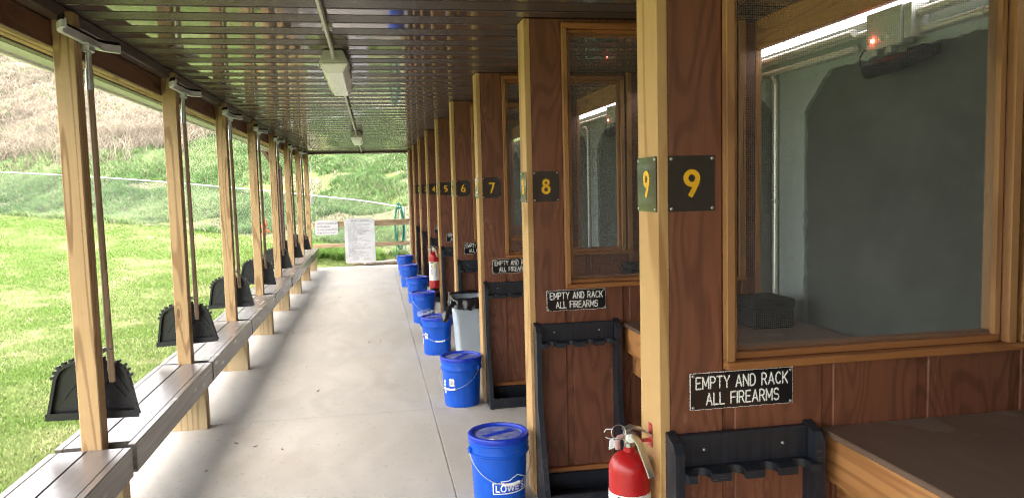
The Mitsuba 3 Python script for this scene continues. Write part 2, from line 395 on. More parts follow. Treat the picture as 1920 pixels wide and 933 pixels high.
# dry grass
def dry_keep(x, y):
    return (x / y > -0.56) & (rng.random(len(x)) < brown_mask(x, y)) & (rng.random(len(x)) < np.clip(9 / (sd(x, y)[1] + 4), 0.1, 1))
x, y = spread(120000, -32, 1, 20, 60, dry_keep)
P3 = np.stack([x, y, 0 * x], 1)
t = np.clip((meshkit.fbm(P3 * 0.7, 3, 51) - 0.35) * 3, 0, 1)[:, None]
edge = sd(x, y)[1] - np.interp(x, [-30, -10.7, -5.4, -4.0, -2.6, 0], [1.0, 3.0, 5.2, 7.2, 12.5, 60])
col = np.array([0.262, 0.225, 0.182]) * (1 - t) + np.array([0.40, 0.35, 0.275]) * t
h = np.where(edge < 2.2, rng.uniform(0.3, 0.75, len(x)), rng.uniform(0.08, 0.28, len(x)))
mm, cc = blades(x, y, h, 0.014 + 0.0008 * np.hypot(x, y), 1.2, col, 0.26)
g = struct("dry_grass", "straw brown dead grass covering the upper hillside", "stuff")
scene[g] = mikit.ply(mm, "m_blade", color=cc)
# leafy weeds by the slab's far end
def weed_keep(x, y):
    c = np.stack([x, y, 0 * x], 1)
    return meshkit.fbm(c * 2.2, 2, 61) > 0.47 + 0.2 * (x > -0.3)
x, y = spread(9000, -1.5, 0.72, 17.1, 18.7, weed_keep)
col = np.array([0.12, 0.22, 0.05]) + rng.random((len(x), 1)) * np.array([0.12, 0.16, 0.06])
mm, cc = blades(x, y, rng.uniform(0.10, 0.34, len(x)) * np.interp(x, [-1.5, -0.5, 0.3], [1.1, 0.9, 0.7]), rng.uniform(0.012, 0.032, len(x)), 1.2, col, 0.25)
g = struct("weeds", "leafy weeds growing between the concrete slab and the wire fence", "stuff")
scene[g] = mikit.ply(mm, "m_blade", color=cc)
# wood chips at the far right corner
N = 1500
x, y = rng.uniform(-0.55, 0.75, N), 16.8 + rng.random(N) ** 1.4 * 0.9
ms = []
v0 = np.array([[-1, -1, 0], [1, -1, .3], [1.1, 1, 0], [-.9, .9, .25]], float)
V = np.zeros((N, 4, 3))
for i in range(N):
    a = rng.uniform(0, 6.28); c_, s_ = math.cos(a), math.sin(a)
    q = v0 * [rng.uniform(.012, .04), rng.uniform(.006, .014), .02]
    V[i] = np.stack([q[:, 0] * c_ - q[:, 1] * s_ + x[i], q[:, 0] * s_ + q[:, 1] * c_ + y[i], q[:, 2] + rng.uniform(-.03, .05)], 1)
i = np.arange(N)[:, None] * 4
F = np.concatenate([i + [0, 1, 2], i + [0, 2, 3]], 1).reshape(-1, 3)
cc = np.repeat(np.array([[0.30, 0.22, 0.16]]) * rng.uniform(0.4, 1.6, (N, 1)), 4, 0)
g = struct("wood_chips", "heap of wood chips and dead leaves at the far end of the slab", "stuff")
scene[g] = mikit.ply(trimesh.Trimesh(V.reshape(-1, 3), F, process=False), "m_litter", color=cc)

# concrete floor with sawn joints
fl = struct("floor", "pale concrete walkway slab under the shelter roof")
JY = [-8.0, -2.3, 1.62, 5.57, 9.5, 13.43, 16.75]
for a, b in zip(JY[:-1], JY[1:]):
    part("slab", fl, box(-1.46, 0.3738, a + .003, b - .003, -0.12, 0.0, 0.006), "m_floor")
    part("booth_slab", fl, box(0.3748, 2.75, a + .003, b - .003, -0.12, -0.001, 0.003), "m_bootslab")
part("joint_filler", fl, box(-1.455, 2.74, -7.99, 16.74, -0.121, -0.012), "m_ink")

# ------------------------------------------------------------------ shelter: ceiling, roof, beam, posts
CZ = 2.448
ce = struct("ceiling", "glossy dark brown ribbed metal ceiling over the walkway")
PIT, Y0 = 0.3083, 4.377 - 0.3083 * 38
fa, fb = {}, {}
def strip(w, bev):
    return box(-1.36, 2.019, -w / 2, w / 2, 0, 0.012, bev)
da, db = mikit.ply(strip(0.112, 0.003), "m_ceil"), mikit.ply(strip(0.160, 0.003), "m_vent")
ds = mikit.ply(strip(0.016, 0.001), "m_blackmatte")
def tilted(d, y, z):
    return {**d, "to_world": T().translate([0.33, y, z]).rotate([1, 0, 0], rng.uniform(-.14, .14)).rotate([0, 1, 0], rng.uniform(-.05, .05)).translate([-0.33, 0, 0])}
yy = Y0
while yy < 17.0:
    if yy > -7.4:
        part("flat_panel", ce, tilted(da, yy, CZ + rng.uniform(0, .0012)), None)
        if yy + 0.154 < 16.9:
            part("vented_panel", ce, tilted(db, yy + 0.154, CZ + .0012 + rng.uniform(0, .0012)), None)
    if -7.4 < yy < 16.7:
        for o_ in (.065, .243): part("seam", ce, placed(ds, 0, yy + o_, CZ + .0035), None)
    yy += PIT
part("backing", ce, box(-1.36, 2.019, -7.5, 16.95, CZ + 0.022, CZ + 0.028), "m_blackmatte")
part("edge_channel", ce, box(-1.360, -1.30, -7.5, 16.93, 2.39, CZ - 0.001, 0.004), "m_brown")
part("end_channel", ce, box(-1.36, 2.03, 16.955, 16.98, 2.405, CZ + 0.02, 0.003), "m_brown")

rf = thing("shelter_roof", "flat shelter roof with pale soffit and fascia over the benches", "roof")
part("deck", rf, box(-1.60, 2.06, -7.6, 17.0, 2.48, 2.56), "m_brown")
part("soffit", rf, box(-1.600, -1.502, -7.6, 17.0, 2.275, 2.287), "m_soffit")
part("fascia", rf, box(-1.622, -1.602, -7.6, 17.0, 2.262, 2.57, 0.003), "m_white")
part("gutter", rf, box(-1.72, -1.624, -7.6, 17.0, 2.40, 2.52, 0.01), "m_downspout")

bm_ = thing("eave_beam", "brown faced double timber beam along the tops of the posts", "beam")
part("face_board", bm_, box(-1.381, -1.3615, -7.5, 16.9, 2.275, 2.388, 0.002), "m_beam")
for i, (a, b) in enumerate([(-1.418, -1.383), (-1.456, -1.420)]):
    part("header_board", bm_, box(a, b, -7.5, 16.9, 2.276 - .002 * i, 2.47, 0.003), "m_pine_y")
part("outer_board", bm_, box(-1.500, -1.458, -7.5, 16.9, 2.268, 2.47, 0.002), "m_brown")

PY = [3.736 + 1.776 * j for j in range(8)]
ORD = ["nearest", "second", "third", "fourth", "fifth", "sixth", "seventh", "eighth"]
for j, y in enumerate(PY):
    lab = ("nearest pale timber post on the lawn side, standing at the end of the closest bench" if j == 0 else
           "farthest pale timber post on the lawn side, holding the end railing" if j == 7 else
           f"pale timber post on the lawn side, {ORD[j]} one from the camera")
    p = thing("timber_post", lab, "post", "timber posts along the open side")
    w = 0
    scene[p] = mikit.ply(box(-1.360 + w, -1.270 + w, y, y + 0.0895, 0.02, 2.43, 0.004), "m_post")

# ------------------------------------------------------------------ benches
for y in (1.96, 0.184):
    p = thing("timber_post", f"pale timber post outside the left edge of the picture, {'beside' if y > 1 else 'behind'} the closest bench end", "post", "timber posts along the open side")
    scene[p] = mikit.ply(box(-1.360, -1.270, y, y + 0.0895, 0.02, 2.43, 0.004), "m_post")
BX0, BX1, BZ = -1.492, -1.137, 0.457
for j in range(-1, 7):
    ya = PY[j] + 0.045 if j >= 0 else 1.99
    yb = PY[j + 1] - 0.002
    if j == -1: ya = 1.99
    lab = {-1: "closest bench segment, its grey brown planks running out of the bottom left corner",
           0: "bench segment between the nearest and the second timber post",
           6: "farthest bench segment, ending at the railing"}.get(j, f"bench segment between the {ORD[j]} and the {ORD[j+1]} timber post")
    b = thing("bench", lab, "bench", "grey brown bench segments in a row")
    dx = rng.uniform(-.006, .006) if j > 0 else (0 if j == 0 else -.004)
    dz = rng.uniform(-.004, .004)
    hole = sbox(-1.366, -1.264, ya - 1, PY[j] + 0.094) if j >= 0 else None
    for (a, c) in [(BX0 + .040, -1.336), (-1.326, BX1 - .040)]:
        poly = sbox(a + dx, ya, c + dx, yb)
        if hole is not None: poly = poly.difference(hole)
        part("plank", b, move(extr(poly, 0.038), 0, 0, BZ - 0.038 + dz), "m_bench")
    part("apron", b, box(BX1 - .038 + dx, BX1 + dx, ya, yb, BZ - .138 + dz, BZ + dz + .001, 0.004), "m_bench")
    part("apron", b, box(BX0 + dx, BX0 + .038 + dx, ya, yb, BZ - .138 + dz, BZ + dz + .001, 0.004), "m_bench")
    part("end_board", b, box(BX0 + .04 + dx, -1.368, ya - .001, ya + .03, BZ - .138 + dz, BZ - .039 + dz), "m_bench")
    part("end_board", b, box(-1.262, BX1 - .04 + dx, ya - .001, ya + .03, BZ - .138 + dz, BZ - .039 + dz), "m_bench")
    yl = PY[j + 1] - 0.008
    part("leg", b, box(-1.422, -1.363, yl, yl + .078, 0, .318, .004), "m_leg")
    part("leg", b, box(-1.266, -1.183, yl, yl + .078, 0, .318, .004), "m_leg")
    part("leg_board", b, box(-1.420, -1.184, yl - .020, yl - .001, 0.0, .318, .003), "m_leg")
    # screw heads along the plank ends
    sc = [cyl((xx + dx, yy2, BZ + dz), (xx + dx, yy2, BZ + dz + .0012), .004, 8) for xx in (-1.42, -1.36, -1.30, -1.21) for yy2 in (yb - .03, yb - .62, yb - 1.2) if not (xx in (-1.36, -1.30) and False)]
    part("screw_heads", b, cat(*sc), "m_ink", kind="stuff")

# ------------------------------------------------------------------ squeegees and dustpans
def squeegee_parts():
    out = {}
    hx = -1.248
    out["handle"] = (tube([(hx + .006, .108, .745), (hx + .004, .110, .80), (hx - .006, .112, 2.17)], [.0145, .0158, .0150], 12), "m_handle", True)
    out["ferrule"] = (tube([(hx - .006, .112, 2.10), (hx - .006, .112, 2.19), (hx - .004, .111, 2.20), (hx - .002, .108, 2.31)], [.0170, .0172, .013, .013], 12), "m_galv", 40)
    # curved head along the walkway, ends bent towards the aisle
    ys = np.linspace(-0.30, 0.33, 44)
    def cx(t):
        e0, e1 = max(0, -0.17 - t), max(0, t - 0.22)
        return hx - .004 + t * .02 + 3.4 * e0 ** 2 + 5.5 * e1 ** 2
    path = np.array([[cx(t), t, 0] for t in ys])
    tn = np.gradient(path, axis=0); tn /= np.linalg.norm(tn, axis=1, keepdims=True)
    nr = np.stack([tn[:, 1], -tn[:, 0], 0 * tn[:, 0]], 1)
    def ribbon(o0, o1, z0, z1):
        V, F = [], []
        for i in range(len(path)):
            for (o, z) in ((o0, z0), (o1, z0), (o1, z1), (o0, z1)):
                V.append(path[i] + nr[i] * o + [0, 0, z])
        for i in range(len(path) - 1):
            for k in range(4):
                l = (k + 1) % 4
                F += [[i * 4 + k, i * 4 + l, i * 4 + 4 + l], [i * 4 + k, i * 4 + 4 + l, i * 4 + 4 + k]]
        e = (len(path) - 1) * 4
        F += [[0, 2, 1], [0, 3, 2], [e, e + 1, e + 2], [e, e + 2, e + 3]]
        m = trimesh.Trimesh(np.array(V), F, process=False); trimesh.repair.fix_normals(m); return m
    out["head"] = (cat(ribbon(-.010, .010, 2.302, 2.331), ribbon(.002, .010, 2.331, 2.338)), "m_whitemetal", 30)
    out["blade"] = (ribbon(-.006, .001, 2.332, 2.354), "m_blackmatte", 30)
    out["socket"] = (cat(box(hx - .02, hx + .018, .075, .14, 2.270, 2.301, .004), box(hx - .012, hx + .03, .02, .20, 2.296, 2.301, .001)), "m_galv", False)
    out["wall_clip"] = (cat(box(-1.2695, -1.262, .070, .115, .888, .912, .001), tube([(-1.266, .100, .90), (-1.244, .092, .90), (-1.230, .100, .90), (-1.229, .116, .90), (-1.240, .128, .90)], .004, 6)), "m_steel", 40)
    return {k: mikit.ply(m, b, smooth=s) for k, (m, b, s) in out.items()}
SQ = squeegee_parts()
def dustpan_parts():
    out = {}
    # scoop hung open side towards the post: back wall, side walls, lip, serrated comb edge
    zb, zt = 0.572, 0.842
    def outline(t):    # half width at height fraction
        return np.interp(t, [0, .08, .72, .86, .95, 1.0], [.207, .200, .165, .145, .11, .075])
    ts = np.linspace(0, 1, 14)
    L = [(-outline(t), zb + t * (zt - zb)) for t in ts]; R = [(outline(t), zb + t * (zt - zb)) for t in ts[::-1]]
    poly = Polygon(L + R).buffer(0)
    back = to_xz(extr(poly, .004), 0.060)
    rim = to_xz(extr(poly.difference(poly.buffer(-.014)), .034), 0.060)
    lip = to_xz(extr(sbox(-.207, zb - .012, .207, zb + .022), .006), 0.030)
    tee = []
    for t in (.70, .79, .87, .935, .985):
        for sg in (-1, 1):
            c = np.array((sg * outline(t), zb + t * (zt - zb))); o_ = c - np.array([0, .70]); c = c + o_ / np.linalg.norm(o_) * .006
            tee.append(Point(c).buffer(.0085, 8))
    for xx in (-.052, -.026, 0, .026, .052): tee.append(Point((xx, zt + .006)).buffer(.0085, 8))
    teeth = to_xz(extr(shapely.union_all(tee), .032), 0.060)
    out["pan"] = (cat(back, rim, lip, teeth), "m_black", False)
    ribs = []
    for sg in (-1, 1):
        ribs.append(LineString([(sg * .065, .75), (sg * .135, .655)]).buffer(.005, 3))
    ribs.append(LineString([(-.15, .607), (.15, .607)]).buffer(.004, 2))
    ribs.append(LineString([(.085, .768), (.04, .70)]).buffer(.004, 2)); ribs.append(LineString([(.10, .765), (.165, .66)]).buffer(.004, 2))
    out["rib"] = (to_xz(extr(shapely.union_all(ribs), .006), 0.056), "m_black", False)
    for sg, nm in ((-1, "boss"), (1, "boss_")):
        out[nm] = (to_xz(extr(Point((sg * .135, .79)).buffer(.014).difference(Point((sg * .135, .79)).buffer(.009)), .005), .056), "m_black", False)
    return {k: mikit.ply(m, b, smooth=s) for k, (m, b, s) in out.items()}
DP = dustpan_parts()
for j in range(7):
    y = PY[j]
    o = ORD[j]
    s = thing("squeegee", f"curved floor squeegee on a wooden handle hung head up behind the {o} timber post", "squeegee", "squeegees hung on the posts")
    for k, d in SQ.items(): part(k, s, placed(d, rng.uniform(-.003, .003) if j else 0, y), None)
    t = thing("dustpan", f"black plastic dustpan with serrated top edge hung behind the {o} timber post", "dustpan", "black dustpans hung on the posts")
    jx, jz, jr, jt = (rng.uniform(-.02, .02), rng.uniform(-.012, .012), rng.uniform(-3, 3), rng.uniform(-4, 4)) if j else (0, 0, 0, 1.2)
    for k, d in DP.items(): part(k.strip("_"), t, {**d, "to_world": T().translate([-1.352 + jx, y + .128, .71 + jz]).rotate([0, 0, 1], jr).rotate([0, 1, 0], jt).translate([0, 0, -.71])}, None)

# ------------------------------------------------------------------ booth partitions
S = 1.818
NW = {9: "nine", 8: "eight", 7: "seven", 6: "six", 5: "five", 4: "four", 3: "three", 2: "two", 1: "one"}
def YK(k): return 2.011 + (9 - k) * S
XR = 0.770
OP = (0.985, 1.867, 1.105, 2.395)          # window opening of the siding
def partition_dicts():
    L = []
    op = sbox(*[OP[0], OP[2], OP[1], OP[3]])
    for a, b, z0, z1 in [(.802, .960, .012, 2.446), (.997, 1.271, .012, OP[2]), (.997, 1.271, OP[3], 2.446), (1.306, 1.583, .012, OP[2]), (1.306, 1.583, OP[3], 2.446),
                         (1.619, 1.905, .012, OP[2]), (1.619, 1.905, OP[3], 2.446), (1.868, 1.905, OP[2] + .001, OP[3] - .001), (1.940, 2.020, .012, 2.446)]:
        L.append(("siding_board", mikit.ply(box(a, b, 0.0, .0105, z0, z1, .0032), "m_siding")))
    L.append(("backing_sheet", mikit.ply(to_xz(extr(sbox(.802, .012, 2.020, 2.446).difference(op), .006), .0172), "m_siding")))
    L.append(("rear_sheet", mikit.ply(to_xz(extr(sbox(.802, .012, 2.020, 2.446).difference(op), .008), .068), "m_siding")))
    L.append(("end_cap", mikit.ply(box(XR, XR + .031, -.002, .154, .086, 2.446, .0025), "m_cap")))
    L.append(("base_block", mikit.ply(box(XR + .004, XR + .030, .0, .150, 0, .085, .002), "m_cap")))
    L.append(("end_post", mikit.ply(box(2.0205, 2.052, -.002, .154, 0, 2.446, .0025), "m_trim_z")))
    # window: proud outer frame, inner frame, deep jamb
    for nm, (a, b, z0, z1) in {"frame_side": (.960, .985, 1.106, 2.394), "frame_side_001": (1.867, 1.895, 1.106, 2.394)}.items():
        L.append(("frame_side", mikit.ply(box(a, b, -.029, .0, z0, z1, .002), "m_trim_z")))
    L.append(("frame_sill", mikit.ply(box(.960, 1.955, -.032, .0, 1.083, 1.105, .002), "m_trim_x")))
    L.append(("frame_head", mikit.ply(box(.960, 1.895, -.029, .0, 2.395, 2.422, .002), "m_trim_x")))
    L.append(("stud", mikit.ply(box(1.912, 1.950, -.030, -.001, 1.106, 2.446, .002), "m_trim_z")))
    i0, i1, j0, j1 = OP
    L.append(("inner_side", mikit.ply(box(i0 + .001, i0 + .022, .003, .024, j0 + .021, j1 - .021, .002), "m_trim_z")))
    L.append(("inner_side", mikit.ply(box(i1 - .022, i1 - .001, .003, .024, j0 + .021, j1 - .021, .002), "m_trim_z")))
    L.append(("inner_sill", mikit.ply(box(i0 + .001, i1 - .001, .003, .024, j0 + .001, j0 + .020, .002), "m_trim_x")))
    L.append(("inner_head", mikit.ply(box(i0 + .001, i1 - .001, .003, .024, j1 - .020, j1 - .001, .002), "m_trim_x")))
    L.append(("jamb", mikit.ply(box(i0 + .001, i0 + .022, .029, .066, j0 + .031, j1 - .031, .002), "m_trim_z")))
    L.append(("jamb", mikit.ply(box(i1 - .014, i1 - .001, .029, .066, j0 + .031, j1 - .031, .002), "m_trim_z")))
    L.append(("jamb_sill", mikit.ply(box(i0 + .001, i1 - .001, .029, .069, j0 + .001, j0 + .030, .002), "m_trim_x")))
    L.append(("jamb_head", mikit.ply(box(i0 + .001, i1 - .001, .029, .066, j1 - .030, j1 - .001, .002), "m_trim_x")))
    return L
PD = partition_dicts()
def hardware_cloth():
    i0, i1, j0, j1 = OP[0] + .006, OP[1] - .006, OP[2] + .006, OP[3] - .006
    P, r = .00635, .00056
    V, F = [], []
    tri = np.array([[0, 1], [-.87, -.5], [.87, -.5]]) * r
    ff = np.array([[0, 1, 4], [0, 4, 3], [1, 2, 5], [1, 5, 4], [2, 0, 3], [2, 3, 5]])
    n = 0
    for x in np.arange(i0, i1, P):
        a = np.stack([x + tri[:, 0], .0265 + tri[:, 1], np.full(3, j0)], 1); b = a + [0, 0, j1 - j0]
        V += [a, b]; F.append(ff + n); n += 6
    for z in np.arange(j0, j1, P):
        a = np.stack([np.full(3, i0), .0274 + tri[:, 0], z + tri[:, 1]], 1); b = a + [i1 - i0, 0, 0]
        V += [a, b]; F.append(ff + n); n += 6
    return trimesh.Trimesh(np.vstack(V), np.vstack(F), process=False)
HC = mikit.ply(hardware_cloth(), "m_wire")
for k in (9, 8, 7, 6, 5, 4, 3, 2, 1, 10, 11, 12):
    y = YK(k)
    lab = {10: "booth partition standing beside the camera outside the picture", 11: "booth partition behind the camera outside the picture", 12: "rearmost booth partition behind the camera", 9: "closest red brown plywood booth partition, with the large mesh window",
           1: "farthest booth partition, at the far end of the row beside the railing"}.get(k, f"red brown booth partition carrying the yellow numeral {NW.get(k)}")
    pk = thing("booth_partition", lab, "partition", "booth partitions in a row")
    for nm, d in PD: part(nm, pk, placed(d, 0, y), None)
    if 4 < k < 10: part("wire_screen", pk, placed(HC, 0, y), None, kind="stuff")

# stroke font for the engraved signs: unit height, width in the first entry
def arc(cx, cy, rx, ry, a0, a1, n=10):
    return [(cx + rx * math.cos(math.radians(a)), cy + ry * math.sin(math.radians(a))) for a in np.linspace(a0, a1, n)]
G = {
    "E": (.50, [[(.5, 1), (0, 1), (0, 0), (.5, 0)], [(0, .52), (.42, .52)]]),
    "F": (.50, [[(.5, 1), (0, 1), (0, 0)], [(0, .52), (.42, .52)]]),
    "M": (.64, [[(0, 0), (0, 1), (.32, .25), (.64, 1), (.64, 0)]]),
    "P": (.50, [[(0, 0), (0, 1), (.28, 1)] + arc(.28, .74, .22, .26, 90, -90) + [(0, .48)]]),
    "R": (.54, [[(0, 0), (0, 1), (.28, 1)] + arc(.28, .74, .22, .26, 90, -90) + [(0, .48)], [(.26, .48), (.54, 0)]]),
    "T": (.56, [[(0, 1), (.56, 1)], [(.28, 1), (.28, 0)]]),
    "Y": (.58, [[(0, 1), (.29, .5), (.58, 1)], [(.29, .5), (.29, 0)]]),
    "A": (.60, [[(0, 0), (.30, 1), (.60, 0)], [(.10, .32), (.50, .32)]]),
    "N": (.56, [[(0, 0), (0, 1), (.56, 0), (.56, 1)]]),
    "D": (.54, [[(0, 0), (0, 1), (.22, 1)] + arc(.22, .5, .32, .5, 90, -90, 14) + [(0, 0)]]),
    "C": (.56, [arc(.30, .5, .30, .5, 42, 318, 18)]),
    "K": (.54, [[(0, 0), (0, 1)], [(.54, 1), (0, .38)], [(.17, .57), (.54, 0)]]),
    "L": (.46, [[(0, 1), (0, 0), (.46, 0)]]),
    "I": (.0, [[(0, 1), (0, 0)]]),
    "S": (.52, [arc(.26, .745, .25, .255, 30, 250, 12) + arc(.26, .245, .26, .25, 70, -150, 12)]),
}
def strokes(text, h, w, gap=.21, space=.52):
    x, out = 0, []
    for ch in text:
        if ch == " ": x += space; continue
        wd, ls = G[ch]
        for l in ls: out.append(LineString([(x + a, b) for a, b in l]).buffer(w / h / 2, 4, cap_style="round", join_style="round"))
        x += wd + gap
    g_ = shapely.union_all(out)
    return affinity.scale(g_, h, h, origin=(0, 0)), (x - gap) * h
def digit(ch, h):
    """rounded sign numeral, centred on the origin"""
    w = .20
    L = {"9": [Point(0, .19).buffer(.31).difference(Point(0, .19).buffer(.13)), LineString([(.21, .16), (.19, .02), (.10, -.16), (-.07, -.46)]).buffer(.088, 6, cap_style="flat")],
         "6": [Point(0, -.19).buffer(.31).difference(Point(0, -.19).buffer(.13)), LineString([(-.21, -.16), (-.19, -.02), (-.10, .16), (.07, .46)]).buffer(.088, 6, cap_style="flat")],
         "8": [Point(0, .25).buffer(.25).difference(Point(0, .25).buffer(.085)), Point(0, -.20).buffer(.30).difference(Point(0, -.20).buffer(.12))],
         "7": [LineString([(-.27, .41), (.22, .41), (-.08, -.5)]).buffer(.088, 4, cap_style="flat", join_style="mitre")],
         "5": [LineString([(.25, .41), (-.17, .41), (-.20, .06)] + arc(.0, -.18, .22, .235, 120, -140, 14)).buffer(.085, 4, cap_style="flat")],
         "4": [LineString([(.10, -.5), (.10, .44), (-.24, -.20), (.30, -.20)]).buffer(.08, 4, cap_style="flat", join_style="round")],
         "3": [LineString(arc(0, .23, .20, .20, 150, -80, 12) + arc(0, -.19, .22, .23, 80, -150, 12)).buffer(.082, 4, cap_style="flat")],
         "2": [LineString(arc(0, .20, .21, .22, 165, -30, 12) + [(-.20, -.42), (.28, -.42)]).buffer(.082, 4, cap_style="flat", join_style="mitre")]}[ch]
    return affinity.scale(shapely.union_all(L), h, h, origin=(0, 0))

_t1, _w1 = strokes("EMPTY AND RACK", .033, .0043)
_t2, _w2 = strokes("ALL FIREARMS", .033, .0043)
_txt = shapely.union_all([affinity.translate(_t1, -_w1 / 2, .0075), affinity.translate(_t2, -_w2 / 2 + .002, -.0395)])
_txt = affinity.scale(_txt, .284 / (_txt.bounds[2] - _txt.bounds[0]), 1, origin=(0, 0))
SIGN = {
    "plate": mikit.ply(to_xz(extr(sbox(-.156, -.0515, .156, .0515), .0022), -.0008), "m_signblack"),
    "edge": mikit.ply(to_xz(extr(sbox(-.158, -.053, .158, .053), .0012), -.0003), "m_signwhite"),
    "lettering": mikit.ply(to_xz(extr(_txt, .0006), -.0030), "m_signwhite"),
}
SCREW = mikit.ply(trimesh.creation.icosphere(2, .0048).apply_transform(np.diag([1, .5, 1, 1])), "m_steel", smooth=True)
SCREWX = mikit.ply(trimesh.creation.icosphere(2, .0048).apply_transform(np.diag([.5, 1, 1, 1])), "m_steel", smooth=True)
PLATE = mikit.ply(to_xz(extr(sbox(-.068, -.0765, .068, .0765), .003), -.0005), "m_plate")
PLATEX = mikit.ply(to_yz(extr(sbox(-.0745, -.0765, .0745, .0765), .003), -.0005), "m_plate")
for k in range(9, 1, -1):
    y = YK(k)
    a = thing("number_plate", f"dark brown square plate with yellow numeral {NW[k]} facing the camera on plywood", "number plate", "booth number plates facing the camera")
    part("plate", a, placed(PLATE, .8685, y, 1.6085), None)
    part("numeral", a, move(to_xz(extr(digit(str(k), .078), .0012), -.0036), .8685, y, 1.6085), "m_gold")
    for sx in (-1, 1):
        for sz in (-1, 1):
            if k >= 6: part("screw", a, placed(SCREW, .8685 + sx * .060, y - .0045, 1.6085 + sz * .0685), None)
    a = thing("aisle_plate", f"glossy plate with yellow numeral {NW[k]} on the aisle side edge of its partition", "number plate", "number plates facing the aisle")
    part("plate", a, placed(PLATEX, XR, y + .0765, 1.6085), None)
    part("numeral", a, move(to_yz(extr(digit(str(k), .078), .0012), -.0036), XR, y + .0765, 1.6085), "m_gold")
    for sx in (-1, 1):
        for sz in (-1, 1):
            if k >= 8: part("screw", a, placed(SCREWX, XR - .0045, y + .0765 + sx * .066, 1.6085 + sz * .0685), None)
    a = thing("firearms_sign", f"black engraved sign with white lettering above the rack beside numeral {NW[k]}", "sign", "engraved signs above the gun racks")
    for nm, d in SIGN.items(): part(nm, a, placed(d, 1.018, y, 1.0215), None)
    for sx in (-1, 1):
        for sz in (-1, 1):
            if k >= 7: part("screw", a, placed(SCREW, 1.018 + sx * .1495, y - .0045, 1.0215 + sz * .0455), None)

# ------------------------------------------------------------------ gun racks
def rack_parts():
    L = []
    x0, x1, zt, th = .786, 1.236, .915, .027
    side = Polygon([(-.0, 0), (-.215, 0), (-.215, .075), (-.195, .10), (-.105, .40), (-.078, .48), (-.075, zt - .045), (-.055, zt - .02), (-.0, zt)])
    sm = extr(side, th)
    v = np.array(sm.vertices)
    for xx in (x0, x1 - th):
        L.append(("side_board", mikit.ply(trimesh.Trimesh(np.stack([v[:, 2] + xx, v[:, 0], v[:, 1]], 1), sm.faces, process=False), "m_rack")))
    L.append(("back_rail", mikit.ply(box(x0 + th + .001, x1 - th - .001, -.026, -.0005, .795, .905, .003), "m_rack")))
    sh = sbox(x0 + th + .001, -.098, x1 - th - .001, -.027)
    n = 4; wd = (x1 - x0 - 2 * th) / n
    for i in range(n):
        cxx = x0 + th + wd * (i + .5)
        sh = sh.difference(shapely.union_all([Point(cxx, -.068).buffer(.028), sbox(cxx - .022, -.2, cxx + .022, -.068)]))
    L.append(("notched_shelf", mikit.ply(move(extr(sh, .022), 0, 0, .795), "m_rack")))
    L.append(("front_board", mikit.ply(box(x0 + th + .001, x1 - th - .001, -.214, -.192, .004, .074, .003), "m_rack")))
    L.append(("bottom_board", mikit.ply(box(x0 + th + .001, x1 - th - .001, -.191, -.0005, .004, .024, .002), "m_rack")))
    L.append(("lower_rail", mikit.ply(box(x0 + th + .001, x1 - th - .001, -.024, -.0005, .026, .115, .002), "m_rack")))
    L.append(("cleat", mikit.ply(box(x0 + th + .001, x1 - th - .001, -.020, -.0005, .118, .145, .002), "m_trim_x")))
    for xx in (.89, 1.13): L.append(("screw", mikit.ply(move(trimesh.creation.icosphere(2, .005), xx, -.027, .862), "m_steel", smooth=True)))
    return L
RP = rack_parts()
for k in range(9, 1, -1):
    rk = thing("gun_rack", f"black painted wooden gun rack with notched shelf below the yellow numeral {NW[k]}", "gun rack", "black gun racks in the booths")
    for nm, d in RP: part(nm, rk, placed(d, 0, YK(k)), None)

# ------------------------------------------------------------------ shooting tables and boxes on them
for k, lab in {9: "closest shooting table with scuffed brown top and orange timber edge", 8: "shooting table behind the closest mesh window, carrying a black case",
               7: "shooting table two booths away, seen through two mesh windows"}.items():
    y1, y0 = YK(k) - .002, YK(k + 1) + .156
    
    tb = thing("shooting_table", lab, "table", "shooting tables across the booths")
    part("top", tb, box(1.262, 2.137, y0, y1, .872, .890, .003), "m_table")
    part("front_apron", tb, box(1.276, 1.314, y0, y1, .735, .871, .003), "m_fir_y")
    part("lower_board", tb, box(1.316, 1.354, y0, y1, .615, .750, .003), "m_fir_y")
    for yy in (y1 - .1, y0 + .06):
        part("leg", tb, box(1.356, 1.44, yy - .04, yy + .044, 0, .871, .003), "m_fir_y")
        part("leg", tb, box(2.04, 2.12, yy - .04, yy + .044, 0, .871, .003), "m_fir_y")
def rbox(x0, x1, y0, y1, z0, z1, r, n=2):
    ss = [m3.Manifold.sphere(r, 16).translate((xx, yy, zz)) for xx in (x0 + r, x1 - r) for yy in (y0 + r, y1 - r) for zz in (z0 + r, z1 - r)]
    h = m3.Manifold.batch_hull(ss).to_mesh()
    return trimesh.Trimesh(h.vert_properties[:, :3], h.tri_verts, process=False)
for k in (8, 7):
    y = YK(k)
    cs = thing("black_case", "black plastic case on the shooting table behind the closest mesh window" if k == 8 else "black plastic case on the table two booths away", "case", "black cases on the shooting tables")
    part("body", cs, rbox(1.80, 2.015, y - .405, y - .185, .891, .985, .012), "m_blackmatte", 40)
    part("lid", cs, rbox(1.797, 2.018, y - .408, y - .182, .987, 1.035, .014), "m_blackmatte", 40)

